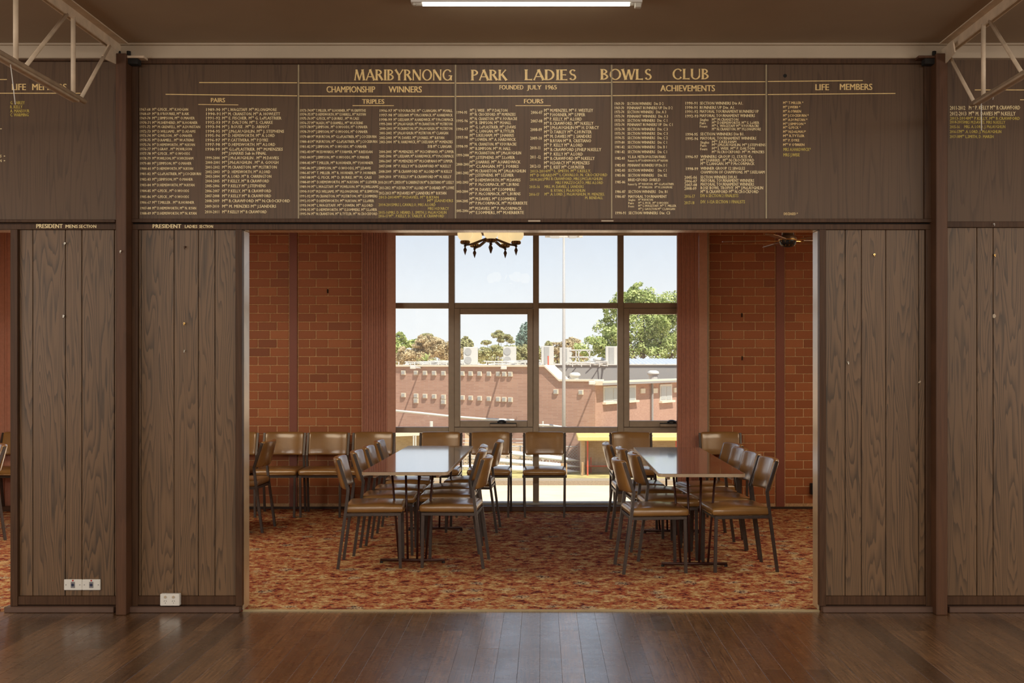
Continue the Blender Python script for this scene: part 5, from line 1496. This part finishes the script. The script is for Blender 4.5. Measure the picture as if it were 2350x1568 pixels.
# ---- trees
def tree(name, label, d, base_px, blobs, leaf, mat, n, bark='bark', group='trees behind the far building', trunk_r=.25):
    """blobs: (px, py, rx px, ry px); leaves scattered in lumpy crowns"""
    random.seed(int(base_px * 7 + d))
    bx_ = PX(base_px, d)
    t = tag(empty(name, (bx_, d, ZG)), label, 'tree', group)
    sc = d / F
    vs, fs = [], []
    tot = sum(b_[2] * b_[3] for b_ in blobs)
    for (px, py, rx, ry) in blobs:
        c = Vector(P(px, py, d)) - Vector((bx_, d, ZG))
        rx_, ry_ = rx * sc, ry * sc
        m = int(n * rx * ry / tot)
        lumps = [(Vector((random.gauss(0, .5), random.gauss(0, .35), random.gauss(0, .5))), random.uniform(.28, .5)) for _ in range(14)]
        for _ in range(m):
            lc, lr = random.choice(lumps)
            v = Vector((random.gauss(0, 1), random.gauss(0, 1), random.gauss(0, 1))).normalized() * lr * random.uniform(.75, 1.08)
            q = lc + v
            if q.length > 1.02: q = q.normalized() * random.uniform(.85, 1.02)
            p = c + Vector((q.x * rx_, q.y * rx_, q.z * ry_))
            nrm = (v.normalized() + Vector((random.uniform(-.7, .7), random.uniform(-.7, .7), random.uniform(-.4, .9)))).normalized()
            a = nrm.orthogonal().normalized(); a.rotate(Matrix.Rotation(random.uniform(0, 6.28), 3, nrm)); b2 = nrm.cross(a)
            s = leaf * random.uniform(.6, 1.3)
            k = len(vs)
            vs += [p + a * s, p + b2 * s * .55, p - a * s, p - b2 * s * .55]
            fs.append((k, k + 1, k + 2, k + 3))
    o = mesh_obj('foliage', vs, fs, M[mat], t); o['kind'] = 'stuff'
    b = B()
    top = blobs[0]
    cc = Vector(P(top[0], top[1], d)) - Vector((bx_, d, ZG))
    b.tube([(0, 0, 0), (cc.x * .3, 0, cc.z * .5), (cc.x * .8, 0, cc.z * .9)], [trunk_r, trunk_r * .7, trunk_r * .3], 8)
    b.obj('trunk', bark, t, True)
    b = B()
    for (px, py, rx, ry) in blobs:
        c = Vector(P(px, py, d)) - Vector((bx_, d, ZG))
        s0 = Vector((c.x * .2, 0, cc.z * .45))
        b.tube([s0, s0.lerp(c, .5) + Vector((0, 0, .3)), c + Vector((0, 0, ry * sc * .4))], [trunk_r * .4, trunk_r * .25, trunk_r * .1], 6)
    b.obj('branch', bark, t, True)
    return t
tree('leafy_tree', 'large bright green leafy tree at the right, tallest outside', 96, 1480,
     [(1470, 735, 60, 75), (1540, 720, 60, 60), (1425, 710, 40, 45), (1475, 690, 40, 42), (1400, 770, 50, 40), (1360, 795, 42, 26), (1420, 800, 60, 34), (1520, 790, 70, 45), (1600, 740, 70, 80), (1655, 780, 60, 60)], .115, 'leaf_green', 52000, trunk_r=.4)
tree('gum_tree', 'dry brown feathery gum tree at the left', 118, 985,
     [(985, 800, 42, 28), (1015, 805, 30, 24), (945, 810, 34, 20), (975, 785, 22, 18), (1040, 812, 26, 20), (925, 822, 26, 14)], .12, 'leaf_brown', 15000, 'palebark')
tree('round_tree', 'round topped olive tree rising behind the brown gum', 128, 975, [(978, 780, 20, 14), (968, 788, 14, 12)], .17, 'leaf_olive', 1800)
tree('leafy_tree', 'green tree cut by the left blind', 122, 915, [(918, 783, 14, 20), (900, 790, 24, 24), (928, 790, 9, 10)], .17, 'leaf_green', 2200)
tree('leafy_tree', 'small light green tree between the left trees', 124, 945, [(946, 790, 15, 9), (954, 786, 8, 8)], .17, 'leaf_green', 900)
tree('round_tree', 'rounded grey green tree just right of the left mullion', 126, 1070, [(1070, 797, 18, 24), (1058, 805, 14, 22)], .16, 'leaf_olive', 2400)
tree('gum_tree', 'open crowned dark gum tree between the two air conditioners', 125, 1150,
     [(1143, 770, 15, 11), (1166, 775, 10, 9), (1150, 780, 10, 6), (1115, 786, 12, 5), (1174, 784, 7, 5)], .12, 'leaf_olive', 6000, trunk_r=.16)
tree('gum_tree', 'low bushy gum trees behind the air conditioners', 119, 1140,
     [(1140, 808, 26, 16), (1110, 812, 22, 14), (1170, 808, 26, 20), (1200, 812, 22, 22), (1225, 810, 20, 20)], .12, 'leaf_olive', 10000)
tree('poplar', 'tall narrow blue green poplar left of the centre mullion', 130, 1205,
     [(1206, 765, 13, 26), (1198, 785, 14, 26), (1213, 780, 12, 36), (1204, 800, 16, 22)], .16, 'leaf_blue', 5200)
tree('gum_tree', 'brown gum trees left and right of the light pole', 121, 1290,
     [(1275, 806, 24, 20), (1300, 795, 20, 16), (1320, 800, 22, 22), (1312, 784, 15, 9), (1255, 820, 18, 14), (1340, 812, 18, 14)], .12, 'leaf_brown', 10000)
tree('round_tree', 'small dark green tree left of the light pole', 116, 1262, [(1260, 792, 9, 9), (1255, 800, 8, 8)], .16, 'leaf_olive', 900)
tree('leafy_tree', 'row of low trees far behind the long roof', 150, 1180,
     [(880, 822, 60, 16), (960, 826, 50, 10), (1050, 824, 50, 12), (1130, 824, 50, 12), (1220, 824, 50, 14), (1300, 824, 50, 14)], .2, 'leaf_olive', 6000)
# small palm in the left trees
pm = tag(empty('palm', (PX(978, 100), 100, ZG)), 'small spiky green palm below the brown gum', 'palm')
b = B(); random.seed(3)
zc = PZ(830, 100) - ZG
for i in range(26):
    a = random.uniform(0, 6.28); el = random.uniform(.3, 1.3); L = random.uniform(.5, .85)
    d_ = Vector((math.cos(a) * math.cos(el), math.sin(a) * math.cos(el), math.sin(el)))
    s = Vector((-math.sin(a), math.cos(a), 0)) * .05
    c = Vector((0, 0, zc))
    b.add([c - s, c + s, c + d_ * L + s * .8, c + d_ * L - s * .8, c + d_ * L * 1.3 + Vector((0, 0, -.15))], [(0, 1, 2, 3), (3, 2, 4)])
b.obj('frond', 'leaf_green', pm)
B().tube([(0, 0, 0), (0, 0, zc)], .14, 8).obj('trunk', 'bark', pm)
